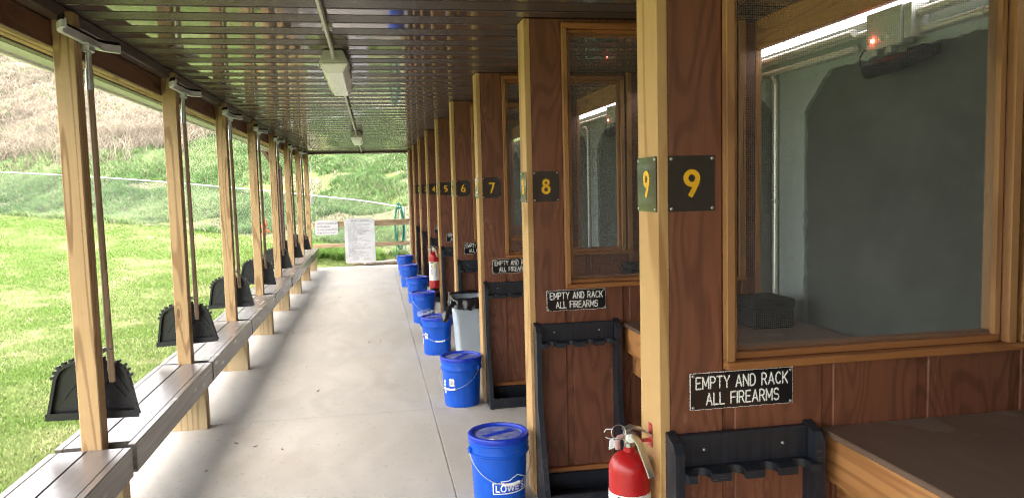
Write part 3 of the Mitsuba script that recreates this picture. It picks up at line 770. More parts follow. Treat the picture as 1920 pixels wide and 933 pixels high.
# ------------------------------------------------------------------ downrange concrete wall, header, boxes
hd = thing("header_beam", "long orange timber header above the shooting openings", "beam")
part("timber", hd, box(2.022, 2.060, -7.5, 16.9, 2.300, 2.478, .003), "m_fir_y")
wl = thing("concrete_wall", "pale grey concrete wall with rough dark haunched panels behind the booths", "wall")
WX, WT = 2.150, 2.290
for b in range(-4, 9):
    yf = 3.576 + (b - 1 + 1) * S - 0  # far edge of the panel in this bay
    yn = yf - 1.516
    base = [(yn, .25), (yf, .25), (yf, 1.955), (yf - .16, 2.085), (yf - .226, 2.126), (yn + .226, 2.126), (yn + .16, 2.085), (yn, 1.955)]
    port = Polygon(base)
    # slightly ragged trowelled edge
    L = port.exterior.length
    pts = [port.exterior.interpolate(d_) for d_ in np.arange(0, L, .026)]
    port = Polygon([(p_.x + rng.normal(0, .0042), p_.y + rng.normal(0, .0042)) for p_ in pts]).buffer(0)
    fr = sbox(yn - .151, -.1, yf + .151 - .002, WT).difference(port)
    m = extr(fr, .075); v = np.array(m.vertices)
    part("frame", wl, trimesh.Trimesh(np.stack([WX + v[:, 2], v[:, 0], v[:, 1]], 1), m.faces, process=False), "m_wall")
    # rough panel set back in the frame
    ny, nz = 110, 130
    A, Bz = np.meshgrid(np.linspace(yn - .03, yf + .03, ny), np.linspace(.2, 2.16, nz), indexing="ij")
    P3 = np.stack([A, Bz, 0 * A], -1)
    X = WX + .017 - (meshkit.fbm(P3 * 9, 4, 71) - .5) * .022 - (meshkit.fbm(P3 * 34 * np.array([.6, 1.6, 1]), 2, 73) - .5) * .007
    V = np.stack([X, A, Bz], -1).reshape(-1, 3)
    i = (np.arange(ny - 1)[:, None] * nz + np.arange(nz - 1)).ravel()
    F = np.vstack([np.stack([i, i + nz, i + nz + 1], 1), np.stack([i, i + nz + 1, i + 1], 1)])
    part("panel", wl, trimesh.Trimesh(V, F, process=False), "m_panel", True)
part("core", wl, box(WX + .080, WX + .20, -7.2, 17.4, -.1, WT - .004), "m_wall")

def arcpts(c, r, a0, a1, plane, n=8):
    out = []
    for a in np.linspace(a0, a1, n):
        u, v = r * math.cos(math.radians(a)), r * math.sin(math.radians(a))
        out.append([c[0], c[1] + u, c[2] + v] if plane == "yz" else [c[0] + u, c[1], c[2] + v])
    return out
for b, lab in {0: "grey control box with a lit red lamp above the closest panel", 1: "grey control box in the next booth, partly behind the partition", 2: "grey control box with a red lamp seen through two windows"}.items():
    o = b * S
    bx_ = thing("control_box", lab, "control box", "control boxes on the concrete wall")
    part("housing", bx_, box(2.058, 2.118, 2.744 + o, 2.957 + o, 2.136, 2.286, .003), "m_ledbox")
    part("side_plate", bx_, box(2.070, 2.149, 2.700 + o, 2.742 + o, 2.150, 2.285, .002), "m_conduit")
    part("mount", bx_, box(2.119, 2.149, 2.76 + o, 2.94 + o, 2.16, 2.26, .002), "m_conduit")
    for i, dy in enumerate((0, -.048, -.098)):
        c = (2.057, 2.914 + dy + o, 2.173 + .002 * i)
        m = move(trimesh.creation.icosphere(2, .0075), *c)
        if i == 0:
            kk = part("lamp", bx_, m, None, True, label="lit red indicator lamp")
            scene[kk]["bsdf"] = {"type": "diffuse", "reflectance": {"type": "rgb", "value": [.3, .02, .02]}}
            scene[kk]["emitter"] = {"type": "area", "radiance": {"type": "rgb", "value": [7.0, 0.55, 0.32]}}
        else:
            part("lamp", bx_, m, "m_lens", True, label="unlit lamp")
    for dy in (.06, .15):
        part("hinge", bx_, box(2.06, 2.10, 2.744 + dy + o, 2.775 + dy + o, 2.108, 2.135, .003), "m_galv")
    cm = thing("camera_arm", {0: "black cylindrical arm hanging under the closest control box", 1: "black cylindrical arm in the next booth", 2: "black cylindrical arm under the box two booths away"}[b], "camera", "black arms under the control boxes")
    part("barrel", cm, tube([(2.075, 2.985 + o, 2.058), (2.075, 2.965 + o, 2.058), (2.075, 2.75 + o, 2.066), (2.075, 2.60 + o, 2.080)], [.020, .034, .033, .026], 16), "m_blackmatte", 40)
    part("bracket", cm, box(2.065, 2.149, 2.63 + o, 2.72 + o, 2.075, 2.112, .003), "m_blackmatte")
    part("cable", cm, tube([(2.075, 2.96 + o, 2.150), (2.070, 2.99 + o, 2.145), (2.066, 3.012 + o, 2.12), (2.068, 3.008 + o, 2.085), (2.074, 2.985 + o, 2.062)], .0032, 6), "m_blackmatte", True)
    cd = thing("wall_conduit", {0: "bent metal conduit on the pilaster behind the closest window", 1: "bent metal conduit on the second pilaster", 2: "bent metal conduit on the pilaster seen through two windows"}[b], "conduit", "bent conduits on the pilasters")
    yc = 3.826 + o
    pth = [[2.132, yc + .15, 2.182]] + arcpts((2.132, yc + .07, 2.112), .07, 90, 180, "yz") + [[2.132, yc, 1.4], [2.132, yc, .3]]
    pipe = part("pipe", cd, tube(pth, .0165, 12), "m_conduit", 40)
    for zz in (1.49, .95): part("strap", cd, box(2.113, 2.1495, yc - .026, yc + .026, zz, zz + .016, .002), "m_galv")
    kj = thing("box_conduit", {0: "pair of horizontal conduits entering the closest control box", 1: "pair of horizontal conduits in the next booth", 2: "pair of horizontal conduits two booths away"}[b], "conduit", "horizontal conduits along the wall top")
    part("pipe", kj, tube([(2.110, 2.699 + o, 2.246), (2.110, 2.2 + o, 2.246), (2.110, 1.30 + o, 2.246)], .0175, 10), "m_conduit", 40)
    part("pipe", kj, tube([(2.120, 2.699 + o, 2.178), (2.120, 2.3 + o, 2.178), (2.120, 1.30 + o, 2.178)], .0165, 10), "m_conduit", 40)
    part("pipe", kj, tube([(2.135, 2.965 + o, 2.236), (2.135, 3.3 + o, 2.236), (2.135, 3.06 + S + o - .42, 2.236)], .0145, 10), "m_conduit", 40)
    part("coupling", kj, tube([(2.135, 3.30 + o, 2.236), (2.135, 3.34 + o, 2.236)], .0165, 10), "m_conduit", 40)
    part("coupling", kj, tube([(2.120, 2.38 + o, 2.178), (2.120, 2.42 + o, 2.178)], .0195, 10), "m_conduit", 40)

# ------------------------------------------------------------------ blue buckets
def onto(m, R0, z0, phi0, off=0.0006, taper=0.0):
    """wrap an xy drawing (x right, y up, z out) round a vertical cylinder"""
    v = np.array(m.vertices)
    rr = R0 + taper * (v[:, 1] + z0) + off + v[:, 2]
    ph = phi0 + v[:, 0] / R0
    return trimesh.Trimesh(np.stack([rr * np.sin(ph), -rr * np.cos(ph), z0 + v[:, 1]], 1), m.faces, process=False)
def fine(poly, h=.0008, step=.012):
    parts = []
    x0, y0_, x1, y1_ = poly.bounds
    for a in np.arange(x0, x1, step):
        c = poly.intersection(sbox(a, y0_ - 1, a + step, y1_ + 1))
        for g_ in getattr(c, "geoms", [c]):
            if isinstance(g_, Polygon) and g_.area > 1e-8: parts.append(trimesh.creation.extrude_polygon(g_, h, engine="earcut"))
    return cat(*parts)
def rbody(z): return .1305 + .013 * z / .28
BPROF = [(0, .004), (.122, .004), (.1285, 0), (.1305, .004), (.1432, .262), (.1445, .268), (.153, .270), (.1565, .274), (.1565, .280), (.151, .283), (.1495, .300), (.1500, .318), (.1545, .320), (.1545, .326), (.1495, .329), (.1490, .338), (.140, .340), (.139, .30), (0, .30)]
LPROF = [(0, .3540), (.118, .3540), (.122, .358), (.128, .358), (.131, .3545), (.136, .3545), (.139, .366), (.146, .3675), (.1535, .365), (.1565, .360), (.1565, .344), (.1545, .338), (.150, .337), (.150, .34), (0, .345)]
BODY, LID = mikit.ply(lathe(BPROF, 56), "m_blue", smooth=40), mikit.ply(lathe(LPROF, 56), "m_lidbar", smooth=40)
LTOP = mikit.ply(extr(Point(0, 0).buffer(.1165, quad_segs=14), .0008).apply_transform(trimesh.transformations.translation_matrix((0, 0, .3542))), "m_lid")
LBAR = mikit.ply(extr(shapely.union_all([sbox(-.080, -.017, .080, .017), sbox(-.088, -.021, -.070, .021), sbox(.070, -.021, .088, .021)]), .0024).apply_translation((0, 0, .3552)), "m_lidbar")
STICK = mikit.ply(box(-.105, -.072, -.075, -.053, .3552, .3558), "m_sticker")
# gabled logo outline with the five letters inside
hw, hh, st = .094, .060, .0052
gab = Polygon([(-hw, 0), (-hw, hh), (-.055, hh), (-.055, hh + .010), (-.018, hh + .010), (.030, hh + .034), (hw, hh + .004), (hw, -.0)])
gab = gab.difference(gab.buffer(-st))
tm = meshkit.text_mesh("LOWE'S", .033, .0008, bold=True)
tv = np.array(tm.vertices); tv[:, 0] = (tv[:, 0] - (tv[:, 0].min() + tv[:, 0].max()) / 2) * .160 / (tv[:, 0].max() - tv[:, 0].min()); tv[:, 1] += .013
tm = trimesh.Trimesh(tv, tm.faces, process=False)
RT = .013 / .28
LOGO = mikit.ply(cat(onto(tm, .1305, .085, 0, .001, RT), onto(fine(gab), .1305, .085, 0, .001, RT)), "m_print")
SIDE = shapely.union_all([sbox(-.02, -.03, .02, .025)])
UPC = mikit.ply(onto(fine(SIDE), .1305, .19, math.radians(-68), .001, RT), "m_sticker")
bars = shapely.union_all([sbox(-.015 + i * .0036, -.022, -.015 + i * .0036 + .0014, .012) for i in range(9)])
UPCI = mikit.ply(onto(extr(bars, .0004), .1305, .19, math.radians(-68), .0021, RT), "m_inkgrey")
strip_ = mikit.ply(onto(fine(shapely.union_all([sbox(-.012, i * .026, .010, i * .026 + .019) for i in range(4)])), .1305, .10, math.radians(-98), .001, RT), "m_print")
def bail(drop, hangphi=0):
    pts = []
    for t_ in np.linspace(0, 1, 28):
        ph = -math.pi / 2 + math.pi * t_
        z = .292 - drop * math.sin(math.pi * t_) ** 0.8
        rr = .160 + .004 * math.sin(math.pi * t_)
        pts.append([rr * math.sin(ph), -rr * math.cos(ph), z])
    return np.array(pts)
_b = bail(.150)
BAIL = mikit.ply(tube(_b, .0021, 6), "m_galv", smooth=True)
GRIP = mikit.ply(tube(_b[11:17], .0078, 10), "m_print", smooth=40)
EARS = [mikit.ply(move(lathe([(0, -.012), (.016, -.010), (.017, .0), (.016, .010), (0, .012)], 14).apply_transform(trimesh.transformations.rotation_matrix(math.pi / 2, (0, 1, 0))), sx * .153, 0, .292), "m_blue", smooth=40) for sx in (-1, 1)]
# (x, y, handle rotation, logo rotation, lid rotation, extra)
BK = [(.586, 3.812, 12, 18, 25, "closest blue bucket with white printed logo and closed lid, beside the partition numbered eight"),
      (.604, 5.664, -40, 120, 60, "blue bucket with small barcode label, beside the grey trash can"),
      (.570, 7.50, 5, 105, 20, "blue bucket touched by the tied black trash bag tail"),
      (.560, 9.33, 28, 4, 10, "blue bucket with full white logo facing the camera, fourth from the front"),
      (.578, 11.00, -20, 140, 35, "blue bucket with lowered wire handle in front of the far fire extinguisher"),
      (.545, 12.86, -8, 24, 15, "blue bucket with half visible logo, second from the far end"),
      (.560, 14.70, 0, 100, 50, "farthest blue bucket, only its upper half showing")]
for i, (x, y, hr, lr, dr_, lab) in enumerate(BK):
    b = thing("bucket", lab, "bucket", "blue buckets along the booths")
    part("body", b, placed(BODY, x, y), None)
    ld = part("lid", b, placed(LID, x, y, 0, dr_), None)
    scene[key("dusty_top", ld)] = placed(LTOP, x, y, 0, dr_)
    scene[key("bar", ld)] = placed(LBAR, x, y, 0, dr_)
    if i in (0, 1): scene[key("sticker", ld)] = placed(STICK, x, y, 0, dr_)
    part("handle", b, placed(BAIL, x, y, 0, hr), None)
    part("grip", b, placed(GRIP, x, y, 0, hr), None)
    for e_ in EARS: part("ear", b, placed(e_, x, y, 0, hr), None)
    part("logo", b, placed(LOGO, x, y, 0, lr), None)
    l_ = part("barcode_label", b, placed(UPC, x, y, 0, lr - 90 if i in (1, 2) else lr + 160), None)
    scene[key("bars", l_)] = placed(UPCI, x, y, 0, lr - 90 if i in (1, 2) else lr + 160)
    part("side_print", b, placed(strip_, x, y, 0, lr - 90 if i in (1, 2) else lr + 160), None)

# ------------------------------------------------------------------ trash can with black liner
tc = thing("trash_can", "grey slim rectangular trash can lined with a black bag", "trash can")
def frustum(x0, x1, y0, y1, z0, z1, tap, r=.03, n=6):
    def ring(gx, z):
        p = sbox(x0 + gx + r, y0 + gx + r, x1 - gx - r, y1 - gx - r).buffer(r, quad_segs=n)
        c = np.array(p.exterior.coords)[:-1]
        return np.column_stack([c, np.full(len(c), z)])
    a, b = ring(tap, z0), ring(0, z1)
    n_ = len(a); F = []
    for i in range(n_):
        j = (i + 1) % n_
        F += [[i, j, n_ + j], [i, n_ + j, n_ + i]]
    m = trimesh.Trimesh(np.vstack([a, b]), F, process=False); trimesh.repair.fix_normals(m); return m
cx0, cx1, cy0, cy1 = .70, .975, 6.90, 7.36
part("body", tc, cat(frustum(cx0, cx1, cy0, cy1, 0, .565, .035), box(cx0 + .06, cx1 - .06, cy0 + .06, cy1 - .06, 0, .01)), "m_greycan", 35)
part("rim", tc, frustum(cx0 - .008, cx1 + .008, cy0 - .008, cy1 + .008, .545, .60, .004), "m_greycan", 35)
# the liner: folded film over the rim
p_ = sbox(cx0 + .02, cy0 + .02, cx1 - .02, cy1 - .02).buffer(.036, quad_segs=6)
NP, rows = 120, [.595, .612, .616, .606, .585, .560, .545, .535]
offs = [-.03, -.008, .004, .010, .013, .015, .020, .024]
V = []
cen = np.array([(cx0 + cx1) / 2, (cy0 + cy1) / 2])
for zi, (zz, of) in enumerate(zip(rows, offs)):
    for i in range(NP):
        q = p_.exterior.interpolate(i / NP, normalized=True); d_ = np.array([q.x, q.y]) - cen; d_ /= np.linalg.norm(d_)
        w = (meshkit.fbm(np.array([[i * .33, zi * .6, 3.0]]), 2, 5)[0] - .5)
        V.append([q.x + d_[0] * (of + .016 * w), q.y + d_[1] * (of + .016 * w), zz + .028 * w * (zi > 1) - (.03 * abs(math.sin(i * .16)) if zi >= 6 else 0)])
F = []
for zi in range(len(rows) - 1):
    for i in range(NP):
        j = (i + 1) % NP
        F += [[zi * NP + i, zi * NP + j, (zi + 1) * NP + j], [zi * NP + i, (zi + 1) * NP + j, (zi + 1) * NP + i]]
lin = part("liner", tc, trimesh.Trimesh(np.array(V), F, process=False), "m_film", True)
tl = [np.array([cx0 - .02, cy0 - .005, .58]), np.array([cx0 - .045, cy0 - .02, .555]), np.array([cx0 - .07, cy0 - .035, .52]), np.array([cx0 - .10, cy0 - .05, .46]), np.array([cx0 - .115, cy0 - .06, .42])]
tm_ = tube(tl, [.034, .016, .028, .036, .022], 14)
tvv = np.array(tm_.vertices); tvv += (np.stack([meshkit.noise(tvv * 60, s_) for s_ in (1, 2, 3)], 1) - .5) * .026
scene[key("tied_tail", lin)] = mikit.ply(trimesh.Trimesh(tvv, tm_.faces, process=False), "m_film", smooth=True)

# ------------------------------------------------------------------ fire extinguishers
def extinguisher(x, y, near, lab):
    e = thing("fire_extinguisher", lab, "fire extinguisher", "red fire extinguishers hung on the partitions")
    R = .0600
    prof = [(0, .405), (.045, .402), (R, .415), (R, .785), (R * .985, .798), (R * .94, .809), (R * .84, .821), (R * .66, .832), (R * .40, .839), (.0165, .841), (.0165, .856), (0, .856)]
    if not near: prof = [(a, b) for a, b in prof]
    part("cylinder", e, move(lathe(prof, 44), x, y), "m_red", 35)
    part("collar", e, move(lathe([(0, .856), (.015, .856), (.015, .866), (.012, .868), (.012, .895), (0, .895)], 20), x, y), "m_steel", 35)
    part("valve", e, box(x - .015, x + .016, y - .014, y + .014, .866, .900, .004), "m_steel")
    # upper lever arches from the valve towards the wall, lower carry handle hangs down in front
    part("lever", e, cat(*[cbox_chain([(x - .018, y - .004, .905), (x + .005, y - .006, .915), (x + .035, y - .006, .905), (x + .062, y - .004, .886)], .030, .006)]), "m_steel", 30)
    part("carry_handle", e, cbox_chain([(x + .008, y - .018, .893), (x + .020, y - .034, .870), (x + .038, y - .066, .800), (x + .041, y - .072, .785)], .024, .005), "m_steel", 30)
    part("ring_pin", e, cat(tube([(x - .040 + .021 * math.cos(a), y - .026 + .004 * math.sin(a), .908 + .020 * math.sin(a)) for a in np.linspace(0, 2 * np.pi, 24, endpoint=False)], .0016, 6, closed=True), tube([(x - .022, y - .022, .90), (x + .014, y + .0, .888)], .002, 6)), "m_steel", True)
    part("seal", e, cat(tube([(x - .058, y - .03, .920), (x - .078, y - .03, .921), (x - .084, y - .03, .913)], .0016, 6), tube([(x - .045, y - .03, .893), (x - .066, y - .03, .892), (x - .080, y - .03, .898)], .0016, 6)), "m_print", True)
    part("tag", e, extr(Polygon([(-.008, -.016), (.009, -.011), (.010, .010), (.003, .016), (-.006, .012)]), .001).apply_transform(trimesh.transformations.rotation_matrix(math.pi / 2, (1, 0, 0))).apply_translation((x - .064, y - .034, .878)), "m_print")
    part("gauge", e, move(lathe([(0, 0), (.013, 0), (.013, .008), (0, .010)], 20).apply_transform(trimesh.transformations.rotation_matrix(math.pi / 2, (1, 0, 0))), x - .001, y - .014, .884), "m_lens", 40)
    part("hose", e, tube([(x - .014, y + .004, .884), (x - .030, y + .002, .882), (x - .036, y, .868), (x - .034, y, .850)], .0085, 10), "m_pink", True)
    part("wall_bracket", e, cat(box(XR - .004, XR - .0005, y - .012, y + .012, .850, .918, .001), box(x + .035, XR - .0045, y - .010, y + .010, .866, .872, .001)), "m_redbracket")
    lb = part("label", e, move(lathe([(R + .0004, .50), (R + .0012, .50), (R + .0012, .728), (R + .0004, .728)], 44), x, y), "m_label", 35)
    # printed bands and text lines on the label
    def band(poly, zz, ph, m_, nm, off=.0014):
        scene[key(nm, lb)] = mikit.ply(move(onto(fine(poly, .0004), R, zz, math.radians(ph), off), x, y), m_)
    band(sbox(-.055, 0, -.012, .012), .712, 0, "m_ink", "black_band")
    band(sbox(-.010, -.05, .004, .012), .712, 0, "m_yellow", "yellow_band")
    lines = shapely.union_all([sbox(-.055 + .002 * (q % 3), -q * .009, -.016 - .005 * (q % 2), -q * .009 + .0035) for q in range(1, 16)] + [sbox(.008, -q * .009, .05 - .006 * (q % 3), -q * .009 + .003) for q in range(0, 18)])
    band(lines, .705, 0, "m_inkgrey", "text_lines")
    if near:
        tt = meshkit.text_mesh("INSTRUCTIONS", .0072, .0004); tt.apply_translation((-tt.bounds[1][0], .0024, 0))
        scene[key("lettering", lb)] = mikit.ply(move(onto(tt, R, .712, math.radians(-12), .0019), x, y), "m_label")
def cbox_chain(pts, w, t):
    """a flat strap following the points, width along the direction across them"""
    P = np.array(pts, float); d = np.gradient(P, axis=0); d /= np.linalg.norm(d, axis=1, keepdims=True)
    flat = np.array([P[-1][0] - P[0][0], P[-1][1] - P[0][1], 0]); 
    sidev = np.cross(flat / (np.linalg.norm(flat) + 1e-9), [0, 0, 1])
    V, F = [], []
    for i in range(len(P)):
        nrm = np.cross(sidev, d[i]); nrm /= np.linalg.norm(nrm)
        for a, b in ((-1, -1), (1, -1), (1, 1), (-1, 1)):
            V.append(P[i] + sidev * a * w / 2 + nrm * b * t / 2)
    for i in range(len(P) - 1):
        for k in range(4):
            l = (k + 1) % 4
            F += [[i * 4 + k, i * 4 + l, i * 4 + 4 + l], [i * 4 + k, i * 4 + 4 + l, i * 4 + 4 + k]]
    e = (len(P) - 1) * 4
    F += [[0, 2, 1], [0, 3, 2], [e, e + 1, e + 2], [e, e + 2, e + 3]]
    m = trimesh.Trimesh(np.array(V), F, process=False); trimesh.repair.fix_normals(m); return m
extinguisher(.703, 2.082, True, "closest red fire extinguisher with steel handle, hung on the edge of the nearest partition")
extinguisher(.703, 9.36, False, "far red fire extinguisher hung on a partition edge down the row")

# ------------------------------------------------------------------ ceiling lights and conduit
lc = thing("ceiling_conduit", "thin metal conduit running along the ceiling between the lights", "conduit")
for a, b in [(-2.4, 4.74), (5.98, 11.16), (12.42, 16.72)]:
    part("pipe", lc, tube([(-.195, a, 2.418), (-.196, (a + b) / 2, 2.418), (-.197, b - .25, 2.418), (-.197, b - .16, 2.414), (-.197, b + .0, 2.392)] if b < 16 else [(-.197, a, 2.40), (-.198, b, 2.418)], .0125, 10), "m_conduit", 40)
    for yy in np.arange(a + .5, b - .4, 1.5): part("strap", lc, box(-.222, -.170, yy, yy + .02, 2.430, 2.449, .002), "m_conduit")
for i, ya in enumerate((4.72, 11.14)):
    f = thing("ceiling_light", "closer vapor tight ceiling light with ribbed pale lens" if i == 0 else "farther ceiling light near the open end", "ceiling light", "vapor tight ceiling lights")
    L_ = 1.26; x = -.197
    def prism(w0, w1, z0, z1, y0, y1, ch=.03, n=5):
        pr_ = [(-w0 / 2, z0), (w0 / 2, z0), (w1 / 2, z1), (-w1 / 2, z1)]
        ss = [m3.Manifold.sphere(.006, 12).translate((x + a, yy, zz)) for a, zz in [(-w0 / 2, z0), (w0 / 2, z0), (w1 / 2, z1), (-w1 / 2, z1)] for yy in (y0 + (0 if zz == z0 else ch), y1 - (0 if zz == z0 else ch))]
        h = m3.Manifold.batch_hull(ss).to_mesh()
        return trimesh.Trimesh(h.vert_properties[:, :3], h.tri_verts, process=False)
    part("housing", f, prism(.150, .100, 2.382, 2.438, ya, ya + L_, .012), "m_lighthouse", 30)
    part("gasket", f, box(x - .083, x + .083, ya - .006, ya + L_ + .006, 2.368, 2.381, .004), "m_lighthouse")
    ln = part("lens", f, prism(.146, .092, 2.360, 2.322, ya + .008, ya + L_ - .008, .055), "m_lens", 30)
    ribs = [box(x - .040 + q * .010, x - .036 + q * .010, ya + .07, ya + L_ - .07, 2.3145, 2.320, .001) for q in range(9)]
    scene[key("rib", ln)] = mikit.ply(cat(*ribs), "m_lens"); labels[ln + "__rib"] = {"kind": "stuff"}
    for q in range(3):
        for sg in (-1, 1):
            part("latch", f, box(x + sg * .084 - .006, x + sg * .084 + .006, ya + .12 + q * .48, ya + .15 + q * .48, 2.352, 2.388, .002), "m_steel")

# ------------------------------------------------------------------ far end: railing, signs, conduit frame, hose, pipe
ra = thing("end_railing", "weathered two rail timber railing closing the far end of the walkway", "railing")
part("rail", ra, box(-1.27, XR, 16.60, 16.637, .855, .945, .003), "m_pine_x")
part("cap_rail", ra, box(-1.27, XR, 16.575, 16.675, .946, .984, .003), "m_pine_x")
part("rail", ra, box(-1.27, XR, 16.60, 16.637, .425, .510, .003), "m_pine_x")
sg1 = thing("limit_sign", "small white sign with four lines of text on the end railing", "sign")
def rsheet(x0, x1, z0, z1, y, r, t=.004):
    return to_xz(extr(sbox(x0 + r, z0 + r, x1 - r, z1 - r).buffer(r, quad_segs=6), t), y)
part("sheet", sg1, rsheet(-1.215, -.748, .700, 1.003, 16.572, .035), "m_signface")
tx = []
for i, s_ in enumerate(["Limit two (2) people per", "shooting booth.", "All others must remain at", "range office or shelter."]):
    t_ = meshkit.text_mesh(s_, .036, .0015, bold=True); t_.apply_transform(np.diag([.78, 1, 1, 1])); tx.append(move(to_xz(t_, 16.5672), -1.185, 0, .925 - i * .065))
part("lettering", sg1, cat(*tx), "m_inkgrey")
sg2 = thing("rules_sign", "tall white sign headed range rules with many lines of small print", "sign")
part("sheet", sg2, rsheet(-.618, .012, .088, 1.030, 16.572, .04), "m_signface")
t_ = meshkit.text_mesh("RANGE RULES", .036, .0015, bold=True)
t_.apply_transform(np.diag([1.15, 1, 1, 1]))
part("lettering", sg2, move(to_xz(t_, 16.5672), -.303 - t_.bounds[1][0] / 2, 0, .958), "m_inkgrey")
pl = []
zz = .92
for i in range(31):
    xx = -.575 + (.03 if i % 6 else 0); end = xx + rng.uniform(.10, .54)
    while xx < min(end, -.02):
        w_ = rng.uniform(.015, .05); pl.append(sbox(xx, zz, min(xx + w_, -.02), zz + .0085)); xx += w_ + .009
    zz -= .0235
for i in range(3):
    for x0 in (-.48, -.24): pl.append(sbox(x0, zz - .012 - i * .022, x0 + rng.uniform(.12, .19), zz - .004 - i * .022))
part("small_print", sg2, to_xz(extr(shapely.union_all(pl), .0012), 16.5672), "m_inkgrey", kind="stuff")

cf = thing("end_conduit", "thin conduit framing the open far end under the ceiling", "conduit")
path = [[-1.255, 16.59, 1.42], [-1.255, 16.59, 2.25]] + [[-1.155 - .10 * math.cos(a), 16.59, 2.29 + .10 * math.sin(a)] for a in np.linspace(.1, 1.5, 7)] + [[-.2, 16.59, 2.392], [.62, 16.59, 2.392]] + [[.65 + .10 * math.sin(a), 16.59, 2.29 + .10 * math.cos(a)] for a in np.linspace(.1, 1.5, 7)] + [[.752, 16.59, 2.2], [.752, 16.59, .1]]
part("pipe", cf, tube(path, .0115, 8), "m_conduit", 40)
part("outlet_box", cf, box(-1.285, -1.225, 16.55, 16.585, 1.36, 1.50, .004), "m_galv")
for xx in (-.45, .05): part("strap", cf, box(xx, xx + .02, 16.575, 16.603, 2.375, 2.404, .002), "m_galv")
part("junction_box", cf, box(-.26, -.14, 16.53, 16.575, 2.38, 2.44, .004), "m_brown")

dpipe = thing("drain_pipe", "white plastic drain pipe lying beyond the edge of the slab", "pipe")
part("pipe", dpipe, tube([(-.16, 17.0, .03), (.1, 17.03, .035), (.72, 17.12, .05)], .032, 14), "m_pvc", 40)
part("elbow", dpipe, tube([(-.23, 16.96, .05), (-.20, 16.98, .045), (-.12, 17.0, .03)], [.045, .046, .046], 14), "m_pvc", 40)

# ------------------------------------------------------------------ chain-link fence
fz = lambda s: float(gfence(np.array(s))) - .05
fe = thing("wire_fence", "galvanised chain link fence with top rail crossing the lawn below the hill", "fence")
def fp(s, h): return [FA[0] + FT[0] * s, FA[1] + FT[1] * s, fz(s) + h]
SL = 17.0
part("top_rail", fe, tube([fp(s_, 1.225) for s_ in np.linspace(0, SL, 40)], .018, 8), "m_rail", 40)
for s_ in (0.0, 3.65, 6.76, 9.87, 13.3, 16.4):
    q = fp(s_, 0)
    part("line_post", fe, cyl((q[0], q[1], q[2] - .1), (q[0], q[1], q[2] + 1.24), .025 if s_ else .036, 10), "m_galv", 40)
V, F, n = [], [], 0
tri = np.array([[1, 0], [-.5, .87], [-.5, -.87]])
ff = np.array([[0, 1, 4], [0, 4, 3], [1, 2, 5], [1, 5, 4], [2, 0, 3], [2, 3, 5]])
H = 1.21
for sg in (-1, 1):
    for s0 in np.arange(-H * .6, SL + H * .6, .080):
        ps = [(s0 + sg * (h_ - H / 2) * .62, h_) for h_ in (0, .4, .8, H)]
        ps = [(min(max(a, 0), SL), b) for a, b in ps]
        for (a, ha), (b, hb) in zip(ps[:-1], ps[1:]):
            if abs(a - b) < 1e-3: continue
            A_, B_ = np.array(fp(a, ha)), np.array(fp(b, hb))
            off = np.array([tri[:, 0] * FN[0], tri[:, 0] * FN[1], tri[:, 1]]).T * .0036 + np.array([FN[0], FN[1], 0]) * .004 * sg
            V += [A_ + off, B_ + off]; F.append(ff + n); n += 6
part("wire_mesh", fe, trimesh.Trimesh(np.vstack(V), np.vstack(F), process=False), "m_fencewire", kind="stuff")
# green hose looped over the corner post
ho = thing("garden_hose", "green garden hose looped over the fence corner post", "hose")
hp = []
for i, t_ in enumerate(np.linspace(0, 5 * 2 * np.pi, 150)):
    lw, lh = .10 + .02 * math.sin(t_ * .37), .50 + .06 * math.sin(t_ * .23 + 1)
    hp.append([.60 + lw * math.sin(t_) + .01 * math.sin(t_ * .4), 18.62 - .03 * (i / 150) + .02 * math.cos(t_), .74 + lh * math.cos(t_)])
hp += [[.55, 18.6, .5], [.50, 18.55, .1], [.42, 18.5, .02]]
scene[ho] = mikit.ply(tube(hp, .012, 7), "m_hose", smooth=True)

# yard hydrant and brown downspout on the lawn side
hy = thing("yard_hydrant", "orange red yard hydrant head on a white standpipe out on the lawn", "hydrant")
hx, hyy = -2.17, 16.0; gz = float(ground_z(np.array(hx), np.array(hyy)))
part("standpipe", hy, cyl((hx, hyy, gz - .05), (hx, hyy, .80), .024, 12), "m_white", 40)
part("head", hy, cat(move(lathe([(0, .76), (.034, .76), (.040, .80), (.036, .90), (.045, .94), (.040, .99), (.020, 1.02), (0, 1.03)], 16), hx, hyy), tube([(hx + .03, hyy, .86), (hx + .09, hyy - .01, .86), (hx + .115, hyy - .01, .83)], .017, 10)), "m_orange", 35)
part("lever", hy, tube([(hx, hyy, 1.0), (hx - .015, hyy, 1.08), (hx + .02, hyy, 1.10), (hx + .05, hyy, 1.06), (hx + .055, hyy, .95)], .011, 8), "m_orange", True)
do = thing("downspout", "dark brown rain downspout bending from the eave to the lawn", "downspout")
part("elbow", do, tube([(-1.67, 12.74, 2.42), (-1.67, 12.74, 2.30), (-1.52, 12.74, 2.06), (-1.465, 12.74, 1.98)], .052, 4), "m_downspout")
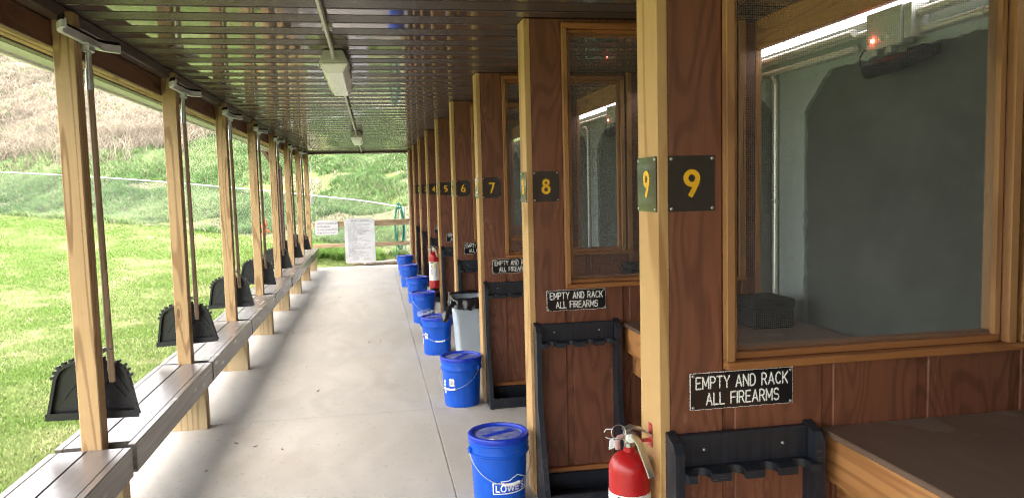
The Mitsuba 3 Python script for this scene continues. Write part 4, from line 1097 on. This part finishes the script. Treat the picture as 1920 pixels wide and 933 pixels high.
part("pipe", do, box(-1.512, -1.408, 12.72, 12.79, .0, 2.02, .008), "m_downspout")
part("strap", do, box(-1.517, -1.403, 12.715, 12.795, 1.35, 1.38, .002), "m_brown")

LEAF = ["dry leaf beside the second bench leg, nearest the benches", "dry leaf just beyond the second bench leg", "dry leaf mid walkway between the third posts", "curled leaf on the walkway by the second floor joint side",
        "leaf near the middle of the walkway past the first joint", "leaf in the bench shade beside the fourth timber post", "leaf on the far walkway left of the third farthest bucket", "leaf on the far walkway before the end signs",
        "left one of two leaves in the middle of the walkway", "right one of two leaves in the middle of the walkway", "leaf nearest the camera at the bench shade's edge", "leaf just before the first floor joint",
        "leaf alone in the walkway centre beyond the second joint", "leaf beside the sixth bench leg", "farthest leaf, in front of the tall rules sign", "leaf beside the closest blue bucket"]
# fallen leaves and grit on the walkway
for i in range(11):
    x, y = [(-1.02, 4.62), (-.93, 5.1), (-.66, 7.2), (-.80, 5.0), (-.50, 6.3), (-.95, 9.0), (-.55, 11.9), (-.3, 13.2), (-.10, 8.2), (.02, 8.25), (-.62, 4.9), (-.40, 5.2), (-.1, 9.9), (-.75, 12.6), (-.2, 14.4), (.30, 3.95)][i]
    a = rng.uniform(0, 6.28); l_, w_ = rng.uniform(.009, .019), rng.uniform(.004, .007)
    ts = np.linspace(-1, 1, 7)
    v = [[t_ * l_, sgn * w_ * (1 - t_ * t_), .003 + .006 * t_ * t_ + .003 * abs(sgn)] for t_ in ts for sgn in (-1, 0, 1)]
    v = np.array(v); c_, s_ = math.cos(a), math.sin(a)
    v = np.stack([v[:, 0] * c_ - v[:, 1] * s_ + x, v[:, 0] * s_ + v[:, 1] * c_ + y, v[:, 2]], 1)
    F = []
    for q in range(6):
        for w2 in range(2): F += [[q * 3 + w2, q * 3 + w2 + 1, q * 3 + w2 + 4], [q * 3 + w2, q * 3 + w2 + 4, q * 3 + w2 + 3]]
    lf = thing("fallen_leaf", LEAF[i], "leaf", "dry leaves scattered on the walkway")
    scene[lf] = mikit.ply(trimesh.Trimesh(v, F, process=False), "m_groove")
